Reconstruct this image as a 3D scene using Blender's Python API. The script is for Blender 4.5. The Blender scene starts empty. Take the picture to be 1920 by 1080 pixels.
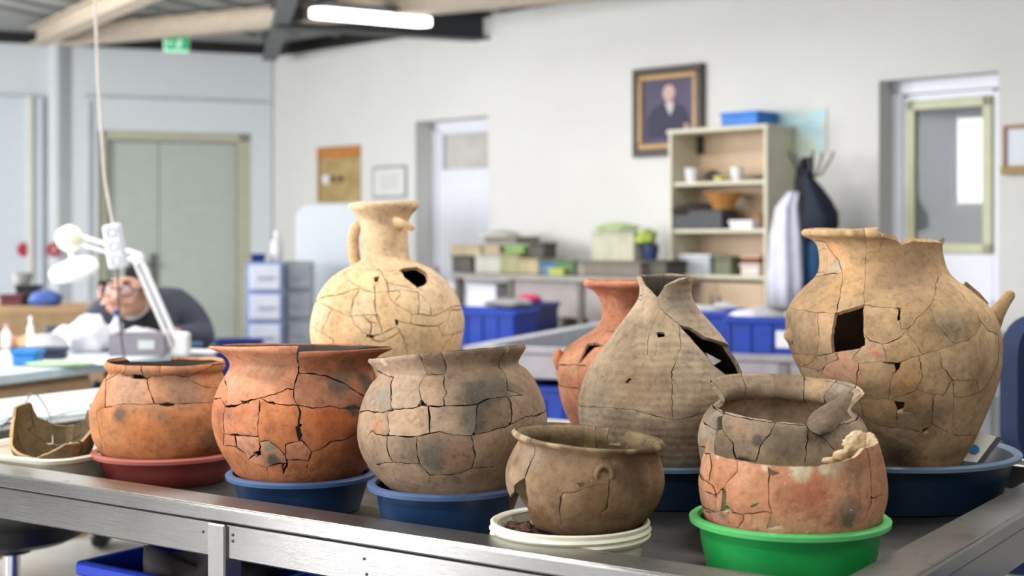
import bpy, bmesh, math, random
import numpy as np
from mathutils import Vector, Matrix, Euler, noise as mnoise
from mathutils.geometry import delaunay_2d_cdt

random.seed(7)
S = bpy.context.scene
COL = S.collection
F = 2666.67          # focal length in pixels of a 1920 wide frame (50 mm lens)
CZ = 1.337           # camera height
HY = 440.0           # row of the horizon
R = math.radians

# ------------------------------------------------------------------ camera, world, light, exposure
cam = bpy.data.objects.new('camera', bpy.data.cameras.new('camera'))
COL.objects.link(cam)
cam.location = (0, 0, CZ)
cam.rotation_euler = (R(90), 0, 0)
cam.data.lens = 50
cam.data.sensor_width = 36
cam.data.shift_y = -(540 - HY) / 1920
cam.data.clip_start = 0.05
cam.data.dof.use_dof = True
cam.data.dof.focus_distance = 2.5
cam.data.dof.aperture_fstop = 3.1
S.camera = cam

W = bpy.data.worlds.new('daylight'); S.world = W; W.use_nodes = True
bg = W.node_tree.nodes['Background']
bg.inputs[0].default_value = (0.93, 0.96, 1.0, 1)
bg.inputs[1].default_value = 0.27

TILT_LAMP = R(-35)
def area(name, loc, rot, sx, sy, watts, col=(1, 1, 1)):
    l = bpy.data.lights.new(name, 'AREA'); l.shape = 'RECTANGLE'; l.size = sx; l.size_y = sy
    l.energy = watts; l.color = col
    o = bpy.data.objects.new(name, l); COL.objects.link(o); o.location = loc; o.rotation_euler = rot
    return o
# daylight through the four windows of the left side wall
for wy, wt in ((-0.95, 84), (2.7, 92), (5.2, 115), (7.7, 165)):
    area('window_daylight', (-5.08, wy, 1.85), (R(90), 0, R(-90)), 1.9, 1.5, wt, (0.97, 0.985, 1.0))
# light of an unseen side door, added to brighten the table apron
area('added_door_light', (-5.08, 0.85, 1.0), (R(90), 0, R(-90)), .46, 1.9, 62, (1.0, 1.0, 1.0))
# unseen fill light added behind the camera
area('rear_fill_light', (-2.2, -3.4, 2.0), (R(82), 0, 0), 2.4, 1.6, 40, (1.0, 0.99, 0.97))
# overhead lights added without fixtures, to brighten the pots and walls
ADDED_LAMPS = [(-1.7, 2.6, 46), (-1.4, 5.4, 32), (-1.0, 1.0, 42), (1.1, 3.2, 38), (0.2, 7.2, 34), (-2.6, 8.2, 14), (1.6, 0.8, 22)]
for (lx, ly, lw) in ADDED_LAMPS:
    area('added_overhead_light', (lx, ly, 2.60), (0, 0, TILT_LAMP), 1.2, .16, lw, (1.0, 0.985, 0.95))
S.view_settings.view_transform = 'Standard'
S.view_settings.look = 'None'
S.view_settings.gamma = 1.0
S.view_settings.use_curve_mapping = False
S.view_settings.exposure = 0.0

# ------------------------------------------------------------------ materials
def srgb(r, g, b):
    def f(c):
        c /= 255.0
        return c / 12.92 if c <= 0.04045 else ((c + 0.055) / 1.055) ** 2.4
    return (f(r), f(g), f(b), 1.0)

class NT:
    def __init__(s, name):
        s.m = bpy.data.materials.new(name); s.m.use_nodes = True
        s.t = s.m.node_tree; s.b = s.t.nodes['Principled BSDF']
    def n(s, kind, **kw):
        x = s.t.nodes.new(kind)
        for k, v in kw.items():
            if k.startswith('i_'):
                x.inputs[k[2:].replace('_', ' ')].default_value = v
            else: setattr(x, k, v)
        return x
    def l(s, a, b): s.t.links.new(a, b)
    def mix(s, fac, a, b, mode='MIX'):
        x = s.t.nodes.new('ShaderNodeMix'); x.data_type = 'RGBA'; x.blend_type = mode
        for sock, v in ((x.inputs[0], fac), (x.inputs[6], a), (x.inputs[7], b)):
            if hasattr(v, 'is_linked') or hasattr(v, 'links'): s.l(v, sock)
            else: sock.default_value = v
        return x.outputs[2]
    def ramp(s, src, stops):
        x = s.t.nodes.new('ShaderNodeValToRGB'); e = x.color_ramp.elements
        while len(e) < len(stops): e.new(0.5)
        for el, (p, c) in zip(e, stops): el.position = p; el.color = c
        s.l(src, x.inputs[0]); return x.outputs[0]
    def noise(s, vec, scale, detail=4, rough=.55, dist=0):
        x = s.n('ShaderNodeTexNoise'); x.inputs['Scale'].default_value = scale
        x.inputs['Detail'].default_value = detail; x.inputs['Roughness'].default_value = rough
        x.inputs['Distortion'].default_value = dist
        if vec is not None: s.l(vec, x.inputs['Vector'])
        return x.outputs['Fac']

_M = {}
def mat(name, rgb, rough=.6, metal=0.0, var=.06, scale=12, bump=0.0, trans=0.0, emit=0.0, alpha=1.0, coat=0.0):
    """plain coloured surface with a slight procedural mottling"""
    if name in _M: return _M[name]
    k = NT(name); b = k.b; c = srgb(*rgb)
    tc = k.n('ShaderNodeTexCoord').outputs['Object']
    nz = k.noise(tc, scale, 5)
    lo = tuple(x * (1 - var * 2) for x in c[:3]) + (1,)
    hi = tuple(min(1, x * (1 + var)) for x in c[:3]) + (1,)
    k.l(k.ramp(nz, [(.3, lo), (.65, hi)]), b.inputs['Base Color'])
    b.inputs['Roughness'].default_value = rough; b.inputs['Metallic'].default_value = metal
    b.inputs['Transmission Weight'].default_value = trans
    b.inputs['Coat Weight'].default_value = coat
    if bump:
        bp = k.n('ShaderNodeBump'); bp.inputs['Strength'].default_value = bump; bp.inputs['Distance'].default_value = .01
        k.l(k.noise(tc, scale * 6, 3), bp.inputs['Height']); k.l(bp.outputs[0], b.inputs['Normal'])
    if emit:
        b.inputs['Emission Color'].default_value = c; b.inputs['Emission Strength'].default_value = emit
    _M[name] = k.m; return k.m

def glassmat(name, rgb, rough=.05, alpha=.35):
    if name in _M: return _M[name]
    k = NT(name); b = k.b
    b.inputs['Base Color'].default_value = srgb(*rgb); b.inputs['Roughness'].default_value = rough
    b.inputs['Alpha'].default_value = alpha
    _M[name] = k.m; return k.m

def steel(name, base=.55, rough=.3, dirt=.0, streak=(1, 40, 1)):
    if name in _M: return _M[name]
    k = NT(name); b = k.b
    tc = k.n('ShaderNodeTexCoord').outputs['Object']
    mp = k.n('ShaderNodeMapping'); mp.inputs['Scale'].default_value = streak; k.l(tc, mp.inputs[0])
    fine = k.noise(mp.outputs[0], 14, 6)
    big = k.noise(tc, 5, 6, .6)
    c = (base, base * .985, base * .975, 1); d = (base * .62, base * .6, base * .58, 1)
    col = k.ramp(fine, [(.3, tuple(x * .86 for x in c[:3]) + (1,)), (.7, c)])
    if dirt:
        f = k.ramp(big, [(.5 - dirt * .2, (0, 0, 0, 1)), (.72, (1, 1, 1, 1))])
        col = k.mix(f, col, d)
        sp = k.ramp(k.noise(tc, 38, 5, .7), [(.62, (0, 0, 0, 1)), (.69, (1, 1, 1, 1))])
        col = k.mix(sp, col, (base * .3, base * .28, base * .25, 1))
    k.l(col, b.inputs['Base Color'])
    b.inputs['Metallic'].default_value = .95
    rr = k.n('ShaderNodeMapRange'); k.l(big, rr.inputs[0]); rr.inputs[3].default_value = rough * .75; rr.inputs[4].default_value = rough * 1.4
    k.l(rr.outputs[0], b.inputs['Roughness'])
    bp = k.n('ShaderNodeBump'); bp.inputs['Strength'].default_value = .12; bp.inputs['Distance'].default_value = .002
    k.l(fine, bp.inputs['Height']); k.l(bp.outputs[0], b.inputs['Normal'])
    _M[name] = k.m; return k.m

def clay(name, c1, c2, c3, patches=(), rough=.9, bump=.35, speck=.25, scale=7, ridge=0, seed=0.0, vary=.16):
    """fired clay: three tones, fire clouds, other tones and painted lip highlights at given places, grit, and a tone of its own for every sherd"""
    k = NT(name); b = k.b
    tc0 = k.n('ShaderNodeTexCoord').outputs['Object']
    ad = k.n('ShaderNodeVectorMath', operation='ADD'); ad.inputs[1].default_value = (seed, seed * 1.7, -seed); k.l(tc0, ad.inputs[0])
    tc = ad.outputs[0]
    big = k.noise(tc, scale, 7, .62, .4)
    col = k.ramp(big, [(.32, srgb(*c1)), (.5, srgb(*c2)), (.68, srgb(*c3))])
    wob = k.noise(tc, 16, 5, .65)
    for (p, r, pc, st) in patches:
        d = k.n('ShaderNodeVectorMath', operation='DISTANCE'); k.l(tc0, d.inputs[0]); d.inputs[1].default_value = p
        m = k.n('ShaderNodeMath', operation='MULTIPLY_ADD'); k.l(wob, m.inputs[0]); m.inputs[1].default_value = r * 1.5; k.l(d.outputs['Value'], m.inputs[2])
        mr = k.n('ShaderNodeMapRange', interpolation_type='SMOOTHSTEP'); k.l(m.outputs[0], mr.inputs[0])
        mr.inputs[1].default_value = r * 1.15; mr.inputs[2].default_value = r * 2.0
        mr.inputs[3].default_value = st; mr.inputs[4].default_value = 0
        col = k.mix(mr.outputs[0], col, srgb(*pc))
    oi = k.n('ShaderNodeObjectInfo')
    hs = k.n('ShaderNodeHueSaturation')
    v = k.n('ShaderNodeMapRange'); k.l(oi.outputs['Random'], v.inputs[0]); v.inputs[3].default_value = 1 - vary; v.inputs[4].default_value = 1 + vary
    k.l(v.outputs[0], hs.inputs['Value'])
    m7 = k.n('ShaderNodeMath', operation='MULTIPLY'); k.l(oi.outputs['Random'], m7.inputs[0]); m7.inputs[1].default_value = 7.31
    fr = k.n('ShaderNodeMath', operation='FRACT'); k.l(m7.outputs[0], fr.inputs[0])
    sv = k.n('ShaderNodeMapRange'); k.l(fr.outputs[0], sv.inputs[0]); sv.inputs[3].default_value = .86; sv.inputs[4].default_value = 1.0
    k.l(sv.outputs[0], hs.inputs['Saturation']); k.l(col, hs.inputs['Color'])
    col = hs.outputs[0]
    col = k.mix(1.0, col, oi.outputs['Color'], 'MULTIPLY')
    midn = k.ramp(k.noise(tc, 24, 6, .68), [(.28, (.62, .62, .62, 1)), (.5, (1, 1, 1, 1)), (.75, (1.22, 1.2, 1.16, 1))])
    col = k.mix(.8, col, midn, 'MULTIPLY')
    fine = k.noise(tc, 75, 6, .7)
    shade = k.ramp(fine, [(.25, (.42, .4, .38, 1)), (.5, (1, 1, 1, 1)), (.8, (1.18, 1.16, 1.12, 1))])
    col = k.mix(.75, col, shade, 'MULTIPLY')
    gr = k.ramp(k.noise(tc, 170, 3, .6), [(.66, (0, 0, 0, 1)), (.74, (1, 1, 1, 1))])
    gm = k.n('ShaderNodeMath', operation='MULTIPLY'); k.l(gr, gm.inputs[0]); gm.inputs[1].default_value = speck
    col = k.mix(gm.outputs[0], col, srgb(222, 205, 178))
    dk = k.ramp(k.noise(tc, 120, 4, .7), [(.24, (1, 1, 1, 1)), (.33, (0, 0, 0, 1))])
    dm = k.n('ShaderNodeMath', operation='MULTIPLY'); k.l(dk, dm.inputs[0]); dm.inputs[1].default_value = .5
    col = k.mix(dm.outputs[0], col, srgb(52, 40, 30))
    k.l(col, b.inputs['Base Color']); b.inputs['Roughness'].default_value = rough
    b.inputs['Specular IOR Level'].default_value = .25
    h = k.n('ShaderNodeMath', operation='MULTIPLY_ADD'); k.l(k.noise(tc, 28, 4), h.inputs[0]); h.inputs[1].default_value = 2.5; k.l(fine, h.inputs[2])
    hh = h.outputs[0]
    if ridge:
        wv = k.n('ShaderNodeTexWave', wave_type='BANDS', bands_direction='Z'); wv.inputs['Scale'].default_value = ridge
        wv.inputs['Distortion'].default_value = 3; wv.inputs['Detail'].default_value = 2; k.l(tc0, wv.inputs[0])
        a2 = k.n('ShaderNodeMath', operation='MULTIPLY_ADD'); k.l(wv.outputs['Fac'], a2.inputs[0]); a2.inputs[1].default_value = 1.0; k.l(hh, a2.inputs[2]); hh = a2.outputs[0]
    bp = k.n('ShaderNodeBump'); bp.inputs['Strength'].default_value = bump; bp.inputs['Distance'].default_value = .003
    k.l(hh, bp.inputs['Height']); k.l(bp.outputs[0], b.inputs['Normal'])
    return k.m

# ------------------------------------------------------------------ object helpers
def thing(name, label, cat, loc=(0, 0, 0), rot=0.0, group=None):
    o = bpy.data.objects.new(name, None); COL.objects.link(o); o.empty_display_size = .05
    o.location = loc; o.rotation_euler = rot if hasattr(rot, '__len__') else (0, 0, rot)
    o['label'] = label; o['category'] = cat
    if group: o['group'] = group
    return o
def tag(o, label, cat, group=None):
    o['label'] = label; o['category'] = cat
    if group: o['group'] = group
    return o
def structure(o): o['kind'] = 'structure'; return o
def copy_tree(o, parent=None):
    c = o.copy(); COL.objects.link(c)
    if parent is not None: c.parent = parent
    for ch in [x for x in bpy.data.objects if x.parent == o]: copy_tree(ch, c)
    return c

class MB:
    """collects shapes into one mesh"""
    def __init__(s): s.bm = bmesh.new()
    def box(s, c, d, rot=None, bev=.004, taper=None):
        g = bmesh.ops.create_cube(s.bm, size=1.0); vs = g['verts']
        for v in vs:
            v.co = Vector((v.co.x * d[0], v.co.y * d[1], v.co.z * d[2]))
            if taper and v.co.z > 0: v.co.x *= taper; v.co.y *= taper
        if bev > 0:
            es = list({e for v in vs for e in v.link_edges})
            r = bmesh.ops.bevel(s.bm, geom=es, offset=min(bev, min(d) * .3), segments=1, affect='EDGES', profile=.5)
            vs = list({v for f in r['faces'] for v in f.verts} | {v for v in vs if v.is_valid})
        M = Matrix.Translation(Vector(c))
        if rot: M = M @ Euler(rot).to_matrix().to_4x4()
        for v in vs: v.co = M @ v.co
        return s
    def lathe(s, prof, n=40, c=(0, 0, 0), M=None, cap0=True, cap1=False):
        rings = []
        M = M or Matrix.Identity(4); c = Vector(c)
        for (r, z) in prof:
            rings.append([s.bm.verts.new(M @ (Vector((r * math.cos(2 * math.pi * i / n), r * math.sin(2 * math.pi * i / n), z)) + c)) for i in range(n)])
        for a, b in zip(rings, rings[1:]):
            for i in range(n):
                j = (i + 1) % n
                s.bm.faces.new((a[i], a[j], b[j], b[i]))
        if cap0: s.bm.faces.new(rings[0][::-1])
        if cap1: s.bm.faces.new(rings[-1])
        return s
    def tube(s, pts, r, n=10, taper=None, cap=True):
        pts = [Vector(p) for p in pts]; rings = []
        for i, p in enumerate(pts):
            d = (pts[min(i + 1, len(pts) - 1)] - pts[max(i - 1, 0)]).normalized()
            a = d.orthogonal().normalized() if i == 0 else (prev - d * prev.dot(d)).normalized()
            prev = a; b = d.cross(a)
            tp = 1 if taper is None else taper[i]
            rr = (r * tp[0], r * tp[1]) if hasattr(tp, '__len__') else r * tp
            rx, ry = (rr if hasattr(rr, '__len__') else (rr, rr))
            rings.append([s.bm.verts.new(p + a * (rx * math.cos(2 * math.pi * k / n)) + b * (ry * math.sin(2 * math.pi * k / n))) for k in range(n)])
        for a, b in zip(rings, rings[1:]):
            for k in range(n):
                j = (k + 1) % n; s.bm.faces.new((a[k], a[j], b[j], b[k]))
        if cap: s.bm.faces.new(rings[0][::-1]); s.bm.faces.new(rings[-1])
        return s
    def prism(s, poly, z0, z1, M=None):
        M = M or Matrix.Identity(4)
        a = [s.bm.verts.new(M @ Vector((x, y, z0))) for x, y in poly]; b = [s.bm.verts.new(M @ Vector((x, y, z1))) for x, y in poly]
        n = len(poly)
        for i in range(n):
            j = (i + 1) % n; s.bm.faces.new((a[i], a[j], b[j], b[i]))
        s.bm.faces.new(a[::-1]); s.bm.faces.new(b); return s
    def blob(s, c, d, seed=0, rough=.15, sub=3, flat=True, freq=2.2):
        g = bmesh.ops.create_icosphere(s.bm, subdivisions=sub, radius=1.0)
        for v in g['verts']:
            n1 = mnoise.noise(v.co * freq + Vector((seed * 3.1, seed, 0))) + .5 * mnoise.noise(v.co * freq * 2.3 + Vector((0, seed * 2, 5)))
            p = v.co * (1 + rough * n1)
            p = Vector((p.x * d[0], p.y * d[1], p.z * d[2]))
            if flat and p.z < -d[2] * .7: p.z = -d[2] * .7
            v.co = p + Vector(c)
        return s
    def build(s, name, m, parent=None, smooth=False, fix=True):
        if fix: bmesh.ops.recalc_face_normals(s.bm, faces=s.bm.faces)
        me = bpy.data.meshes.new(name); s.bm.to_mesh(me); s.bm.free()
        if smooth:
            me.polygons.foreach_set('use_smooth', [True] * len(me.polygons))
            if smooth != 2:
                try: me.set_sharp_from_angle(angle=R(38))
                except Exception: pass
        me.materials.append(m)
        o = bpy.data.objects.new(name, me); COL.objects.link(o)
        if parent is not None: o.parent = parent
        return o

def P(px, py, Y):
    return Vector(((px - 960) * Y / F, Y, CZ - (py - HY) * Y / F))
def ZY(py, Y): return CZ - (py - HY) * Y / F

# ------------------------------------------------------------------ mended pottery
def spline(pts, n=240):
    p = np.array(pts, float); k = len(p); out = []
    for i in range(k - 1):
        p0, p1, p2, p3 = p[max(i - 1, 0)], p[i], p[i + 1], p[min(i + 2, k - 1)]
        for t in np.linspace(0, 1, 24, endpoint=False):
            out.append(.5 * ((2 * p1) + (-p0 + p2) * t + (2 * p0 - 5 * p1 + 4 * p2 - p3) * t * t + (-p0 + 3 * p1 - 3 * p2 + p3) * t ** 3))
    out.append(p[-1]); out = np.array(out)
    s = np.concatenate([[0], np.cumsum(np.hypot(*np.diff(out, axis=0).T))])
    v = np.linspace(0, s[-1], n)
    return v, np.interp(v, s, out[:, 0]), np.interp(v, s, out[:, 1])

INNER_SHADE = mat('shaded_inside', (46, 36, 28), .95, var=.2, scale=18)  # dark tone paints in the shade of the hollow inside
CRACK = mat('crack_dirt_shadow', (34, 26, 20), .95, var=.2, scale=40)  # dirt and the deep shadow of the cracks painted as one dark tone
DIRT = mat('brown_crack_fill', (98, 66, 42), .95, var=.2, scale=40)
class Pot:
    """A wheel-made vessel broken into sherds and put together again. The wall is a turned profile; break lines cut the
    unrolled wall into sherds (constrained triangulation) and every sherd becomes a shell of its own with real thickness."""
    def __init__(s, name, label, cat, Y, base, prof, roll=0, pitch=0, thick=.007, h=.0075, crop=(0, 0, 1), z=None, wob=.0014, seed=1, lean=0.0):
        s.lean = lean; s.mod = None
        s.k = Y / F; s.rng = random.Random(seed); s.crop = crop; s.h = h; s.t = thick; s.wob = wob
        loc = P(base[0], base[1], Y)
        if z is not None: loc.z = z
        s.root = thing(name, label, cat, loc, (R(pitch), R(-roll), 0))
        s.M = np.array(Euler((R(pitch), R(-roll), 0)).to_matrix()); s.loc = np.array(loc)
        s.v, s.r, s.z = spline([(a * s.k, b * s.k) for a, b in prof])
        s.L = s.v[-1]; s.Rm = float(np.mean(s.r[len(s.r) // 4:]))
        tr, tz = np.gradient(s.r, s.v), np.gradient(s.z, s.v); q = np.hypot(tr, tz)
        s.nr, s.nz = tz / q, -tr / q
        s.ph = [s.rng.uniform(0, 6.28) for _ in range(8)]
        th = np.linspace(-math.pi, math.pi, 481); vv = np.linspace(0, s.L, 260)
        T, V = np.meshgrid(th, vv); T = T.ravel(); V = V.ravel()
        p, n = s.at(T, V); pw = p @ s.M.T + s.loc; nw = n @ s.M.T
        s.gT, s.gV, s.gP = T, V, p
        s.px = 960 + pw[:, 0] / pw[:, 1] * F; s.py = HY - (pw[:, 2] - CZ) / pw[:, 1] * F
        s.front = np.einsum('ij,ij->i', nw, pw - np.array([0, 0, CZ])) < 0
        s.cr = []; s.ho = []
    def at(s, T, V):
        r = np.interp(V, s.v, s.r); z = np.interp(V, s.v, s.z); nr = np.interp(V, s.v, s.nr); nz = np.interp(V, s.v, s.nz)
        w = s.wob * (np.sin(2 * T + s.ph[0] + V * 9) + .7 * np.sin(3 * T + s.ph[1] - V * 21) + .5 * np.sin(5 * T + s.ph[2] + V * 33))
        r2 = r + w * nr; z2 = z + w * nz
        return (np.stack([r2 * np.sin(T) + s.lean * z2, -r2 * np.cos(T), z2], -1), np.stack([nr * np.sin(T), -nr * np.cos(T), nz], -1))
    def find(s, x, y, back=False):
        ox, oy, sc = s.crop; x = ox + x * sc; y = oy + y * sc
        d = (s.px - x) ** 2 + (s.py - y) ** 2
        d = np.where(s.front != back, d, 1e12); return int(np.argmin(d))
    def dom(s, pt, back=False):
        if pt[0] == 't': return (R(pt[1]) * s.Rm, pt[2] * s.L)
        i = s.find(pt[0], pt[1], back); ox, oy, sc = s.crop
        far = math.hypot(s.px[i] - ox - pt[0] * sc, s.py[i] - oy - pt[1] * sc)
        if far > 5 and s.gV[i] > .8 * s.L and oy + pt[1] * sc < s.py[i]: return (s.gT[i] * s.Rm, s.L)   # above the mouth
        return (s.gT[i] * s.Rm, s.gV[i])
    def local(s, x, y, back=False):
        return tuple(s.gP[s.find(x, y, back)])
    def crack(s, *lines):
        for l in lines: s.cr.append([s.dom(p) for p in l])
        return s
    def hole(s, *polys, back=False):
        for l in polys: s.ho.append([s.dom(p, back) for p in l])
        return s
    def seg(s, a, b, jit):
        L = math.hypot(b[0] - a[0], b[1] - a[1]); n = max(1, int(L / (s.h * .75))); out = []
        for i in range(1, n):
            t = i / n; j = s.rng.uniform(-1, 1) * jit
            out.append((a[0] + (b[0] - a[0]) * t - (b[1] - a[1]) / L * j, a[1] + (b[1] - a[1]) * t + (b[0] - a[0]) / L * j))
        return out
    def sherds(s, m, gap=.0011, jit=.0011, cracks=True, off=0.0, thick=None, name='sherd', closing=True, lift=.0005, inner=None, brk=None, dirt=None):
        inner = inner or INNER_SHADE; brk = brk or m
        X = math.pi * s.Rm; L = s.L; thick = thick or s.t
        pts = []; edges = []
        def add(p):
            pts.append((min(max(p[0], -X), X), min(max(p[1], 0), L))); return len(pts) - 1
        def line(poly, jit, closed=False):
            ids = [add(poly[0])]
            seq = poly[1:] + ([poly[0]] if closed else [])
            for k, q in enumerate(seq):
                a = pts[ids[-1]] if k else poly[0]
                for r in s.seg(poly[k], q, jit) if math.hypot(q[0] - poly[k][0], q[1] - poly[k][1]) > 1e-6 else []: ids.append(add(r))
                if closed and k == len(seq) - 1: ids.append(ids[0])
                else: ids.append(add(q))
            for a, b in zip(ids, ids[1:]):
                if a != b: edges.append((a, b))
        line([(-X, 0), (X, 0), (X, L), (-X, L)], 0, True)
        if cracks:
            lines = []
            for l in s.cr:
                l = list(l)
                for end in (0, -1):
                    if abs(l[end][0] / s.Rm) > R(60) and abs(l[end][0] / s.Rm) < R(100):
                        q = (math.copysign(R(104), l[end][0]) * s.Rm, l[end][1] + s.rng.uniform(-.01, .01))
                        if end == 0: l.insert(0, q)
                        else: l.append(q)
                lines.append(l)
            if closing:
                for sg in (-1, 1):
                    lines.append([(sg * R(102 + s.rng.uniform(-6, 6) * (0 < i < 6)) * s.Rm, L * i / 6) for i in range(7)])
            spans = []
            for l in lines:
                k0 = len(pts); line(l, jit); spans.append((k0, len(pts)))
        for l in s.ho: line(l, jit * .6, True)
        C = np.array(pts)
        if cracks:                                 # loose crack ends run on to the nearest other break
            for k0, k1 in spans:
                for e in (k0, k1 - 1):
                    d = np.hypot(*(C - C[e]).T); d[k0:k1] = 9; d[0] = 9
                    j = int(np.argmin(d)); vv = C[e][1] / L
                    if d[j] < 1e-6: continue
                    if vv < .3 and C[e][1] < d[j] * 2.5: edges.append((e, add((C[e][0] + .004, 0))))
                    elif vv > .8 and L - C[e][1] < d[j]: edges.append((e, add((C[e][0], L))))
                    elif d[j] < .036: edges.append((e, j))
            C = np.array(pts)
        h = s.h; nx = int(2 * X / h); ny = max(3, int(L / (h * .87))); G = []
        for j in range(1, ny):
            for i in range(nx):
                G.append((-X + (i + .5 + .5 * (j % 2)) * 2 * X / nx + s.rng.uniform(-.1, .1) * h, L * j / ny + s.rng.uniform(-.1, .1) * h))
        G = np.array([g for g in G if -X + .4 * h < g[0] < X - .4 * h])
        keep = np.ones(len(G), bool)
        for i in range(0, len(G), 2000):
            d = ((G[i:i + 2000, None, :] - C[None]) ** 2).sum(-1).min(1); keep[i:i + 2000] = d > (.5 * h) ** 2
        allp = [Vector(p) for p in pts] + [Vector(g) for g in G[keep]]
        V, E, T, _, oe, _ = delaunay_2d_cdt(allp, edges, [], 0, 1e-7, True)
        V = np.array([tuple(v) for v in V]); con = set()
        for e, o in zip(E, oe):
            if o: con.add((min(e), max(e)))
        par = list(range(len(T)))
        def find(a):
            while par[a] != a: par[a] = par[par[a]]; a = par[a]
            return a
        byedge = {}
        for ti, t in enumerate(T):
            for a, b in ((t[0], t[1]), (t[1], t[2]), (t[2], t[0])):
                byedge.setdefault((min(a, b), max(a, b)), []).append(ti)
        for e, ts in byedge.items():
            if len(ts) == 2 and e not in con: par[find(ts[0])] = find(ts[1])
        regs = {}
        for ti in range(len(T)): regs.setdefault(find(ti), []).append(ti)
        def inside(p, poly):
            c = False; n = len(poly)
            for i in range(n):
                a, b = poly[i], poly[i - 1]
                if (a[1] > p[1]) != (b[1] > p[1]) and p[0] < (b[0] - a[0]) * (p[1] - a[1]) / (b[1] - a[1]) + a[0]: c = not c
            return c
        made = []; dead = set()
        for rid, tis in regs.items():
            tr = [tuple(T[i]) for i in tis]
            A = [abs((V[b][0] - V[a][0]) * (V[c][1] - V[a][1]) - (V[c][0] - V[a][0]) * (V[b][1] - V[a][1])) / 2 for a, b, c in tr]
            if sum(A) < 2.5e-5:
                dead.add(rid); continue
            big = tr[int(np.argmax(A))]; cen = V[list(big)].mean(0)
            if any(inside(cen, l) for l in s.ho):
                dead.add(rid); continue
            made.append((sum(A), tr, cen, tis))
        made.sort(key=lambda q: -q[0])
        objs = []
        for area_, tr, cen, tis in made:
            # a break that ends inside the sherd is a real slit: corners on its two sides get vertices of their own
            V2 = V
            if cracks:
                tset = set(tis); inc = {}
                for e in con:
                    ts = byedge.get(e, [])
                    if len(ts) == 2 and ts[0] in tset and ts[1] in tset: inc.setdefault(e[0], 1); inc.setdefault(e[1], 1)
                if inc:
                    fans = {}
                    for k_, t in enumerate(tr):
                        for a in t:
                            if a in inc: fans.setdefault(a, []).append(k_)
                    trm = [list(t) for t in tr]; extra = []
                    for a, fan in fans.items():
                        left = set(fan); groups = []
                        while left:
                            st_ = [left.pop()]; g = list(st_)
                            while st_:
                                q = st_.pop()
                                for r_ in list(left):
                                    sh_e = set(tr[q]) & set(tr[r_])
                                    if len(sh_e) == 2 and a in sh_e and (min(sh_e), max(sh_e)) not in con: left.discard(r_); st_.append(r_); g.append(r_)
                            groups.append(g)
                        for g in groups[1:]:
                            nid = len(V) + len(extra); extra.append(V[a])
                            for q in g: trm[q][tr[q].index(a)] = nid
                    if extra: V2 = np.vstack([V, np.array(extra)]); tr = [tuple(t) for t in trm]
            ids = sorted({a for t in tr for a in t}); ix = {a: i for i, a in enumerate(ids)}; n = len(ids)
            D = V2[ids].copy(); cnt = {}
            for a, b, c in tr:
                for e in ((a, b), (b, c), (c, a)): cnt[e] = 1
            bd = [e for e in cnt if (e[1], e[0]) not in cnt]
            sh = np.zeros((n, 2)); isb = np.zeros(n, bool); dep = np.zeros(n)
            for a, b in bd:
                pa, pb = V2[a], V2[b]
                onrim = (pa[1] > L - 1e-5 and pb[1] > L - 1e-5) or (pa[1] < 1e-5 and pb[1] < 1e-5)
                seam = abs(abs(pa[0]) - X) < 1e-5 and abs(abs(pb[0]) - X) < 1e-5
                if onrim or seam: continue
                d = pb - pa; q = np.array([-d[1], d[0]]) / (np.hypot(*d) + 1e-12)
                for w in (a, b): sh[ix[w]] += q; isb[ix[w]] = True
            ln = np.hypot(sh[:, 0], sh[:, 1]); ln[ln < 1e-9] = 1
            wv = np.array([abs(mnoise.noise(Vector((q[0] * 35, q[1] * 35, s.ph[3])))) for q in D]) * 2.2 + .35
            D += sh / ln[:, None] * (gap * wv)[:, None]
            D[:, 1] = np.clip(D[:, 1], 0, L); D[:, 0] = np.clip(D[:, 0], -X, X)
            Po, No = s.at(D[:, 0] / s.Rm, D[:, 1])
            if s.mod is not None and cracks: Po = Po + s.mod(cen[0] / s.Rm, cen[1] / L, D[:, 0] / s.Rm, D[:, 1] / L)
            up = s.rng.uniform(-1, 1) * lift + off
            if not s.front[np.argmin((s.gT - cen[0] / s.Rm) ** 2 + ((s.gV - cen[1]) / s.Rm) ** 2)]: up = off
            Po = Po + No * (up - dep - isb * .0005)[:, None]
            Pi = Po - No * (thick + .0006 * np.sin(D[:, 0] * 90))[:, None]
            # keep the inside from crossing the axis near the foot
            verts = list(map(tuple, Po)) + list(map(tuple, Pi))
            faces = [tuple(ix[a] for a in t) for t in tr] + [tuple(ix[a] + n for a in t[::-1]) for t in tr]
            ns = len(faces); mi = [0] * len(tr) + [1] * len(tr)
            for a, b in bd:
                ts = byedge.get((min(a, b), max(a, b)), [])
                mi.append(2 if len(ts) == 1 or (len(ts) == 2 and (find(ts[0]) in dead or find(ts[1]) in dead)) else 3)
                k0 = len(verts)
                ia, ib = ix[a], ix[b]
                verts += [tuple(Po[ia]), tuple(Po[ib]), tuple(Pi[ib]), tuple(Pi[ia])]
                faces.append((k0 + 1, k0, k0 + 3, k0 + 2))
            me = bpy.data.meshes.new(name); me.from_pydata(verts, [], faces)
            sm = [True] * ns + [False] * (len(faces) - ns); me.polygons.foreach_set('use_smooth', sm); me.update()
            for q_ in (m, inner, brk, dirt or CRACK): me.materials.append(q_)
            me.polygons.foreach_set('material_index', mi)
            o = bpy.data.objects.new(name, me); COL.objects.link(o); o.parent = s.root
            o['cen'] = (float(cen[0] / s.Rm), float(cen[1] / L))
            objs.append(o)
        return objs
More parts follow.
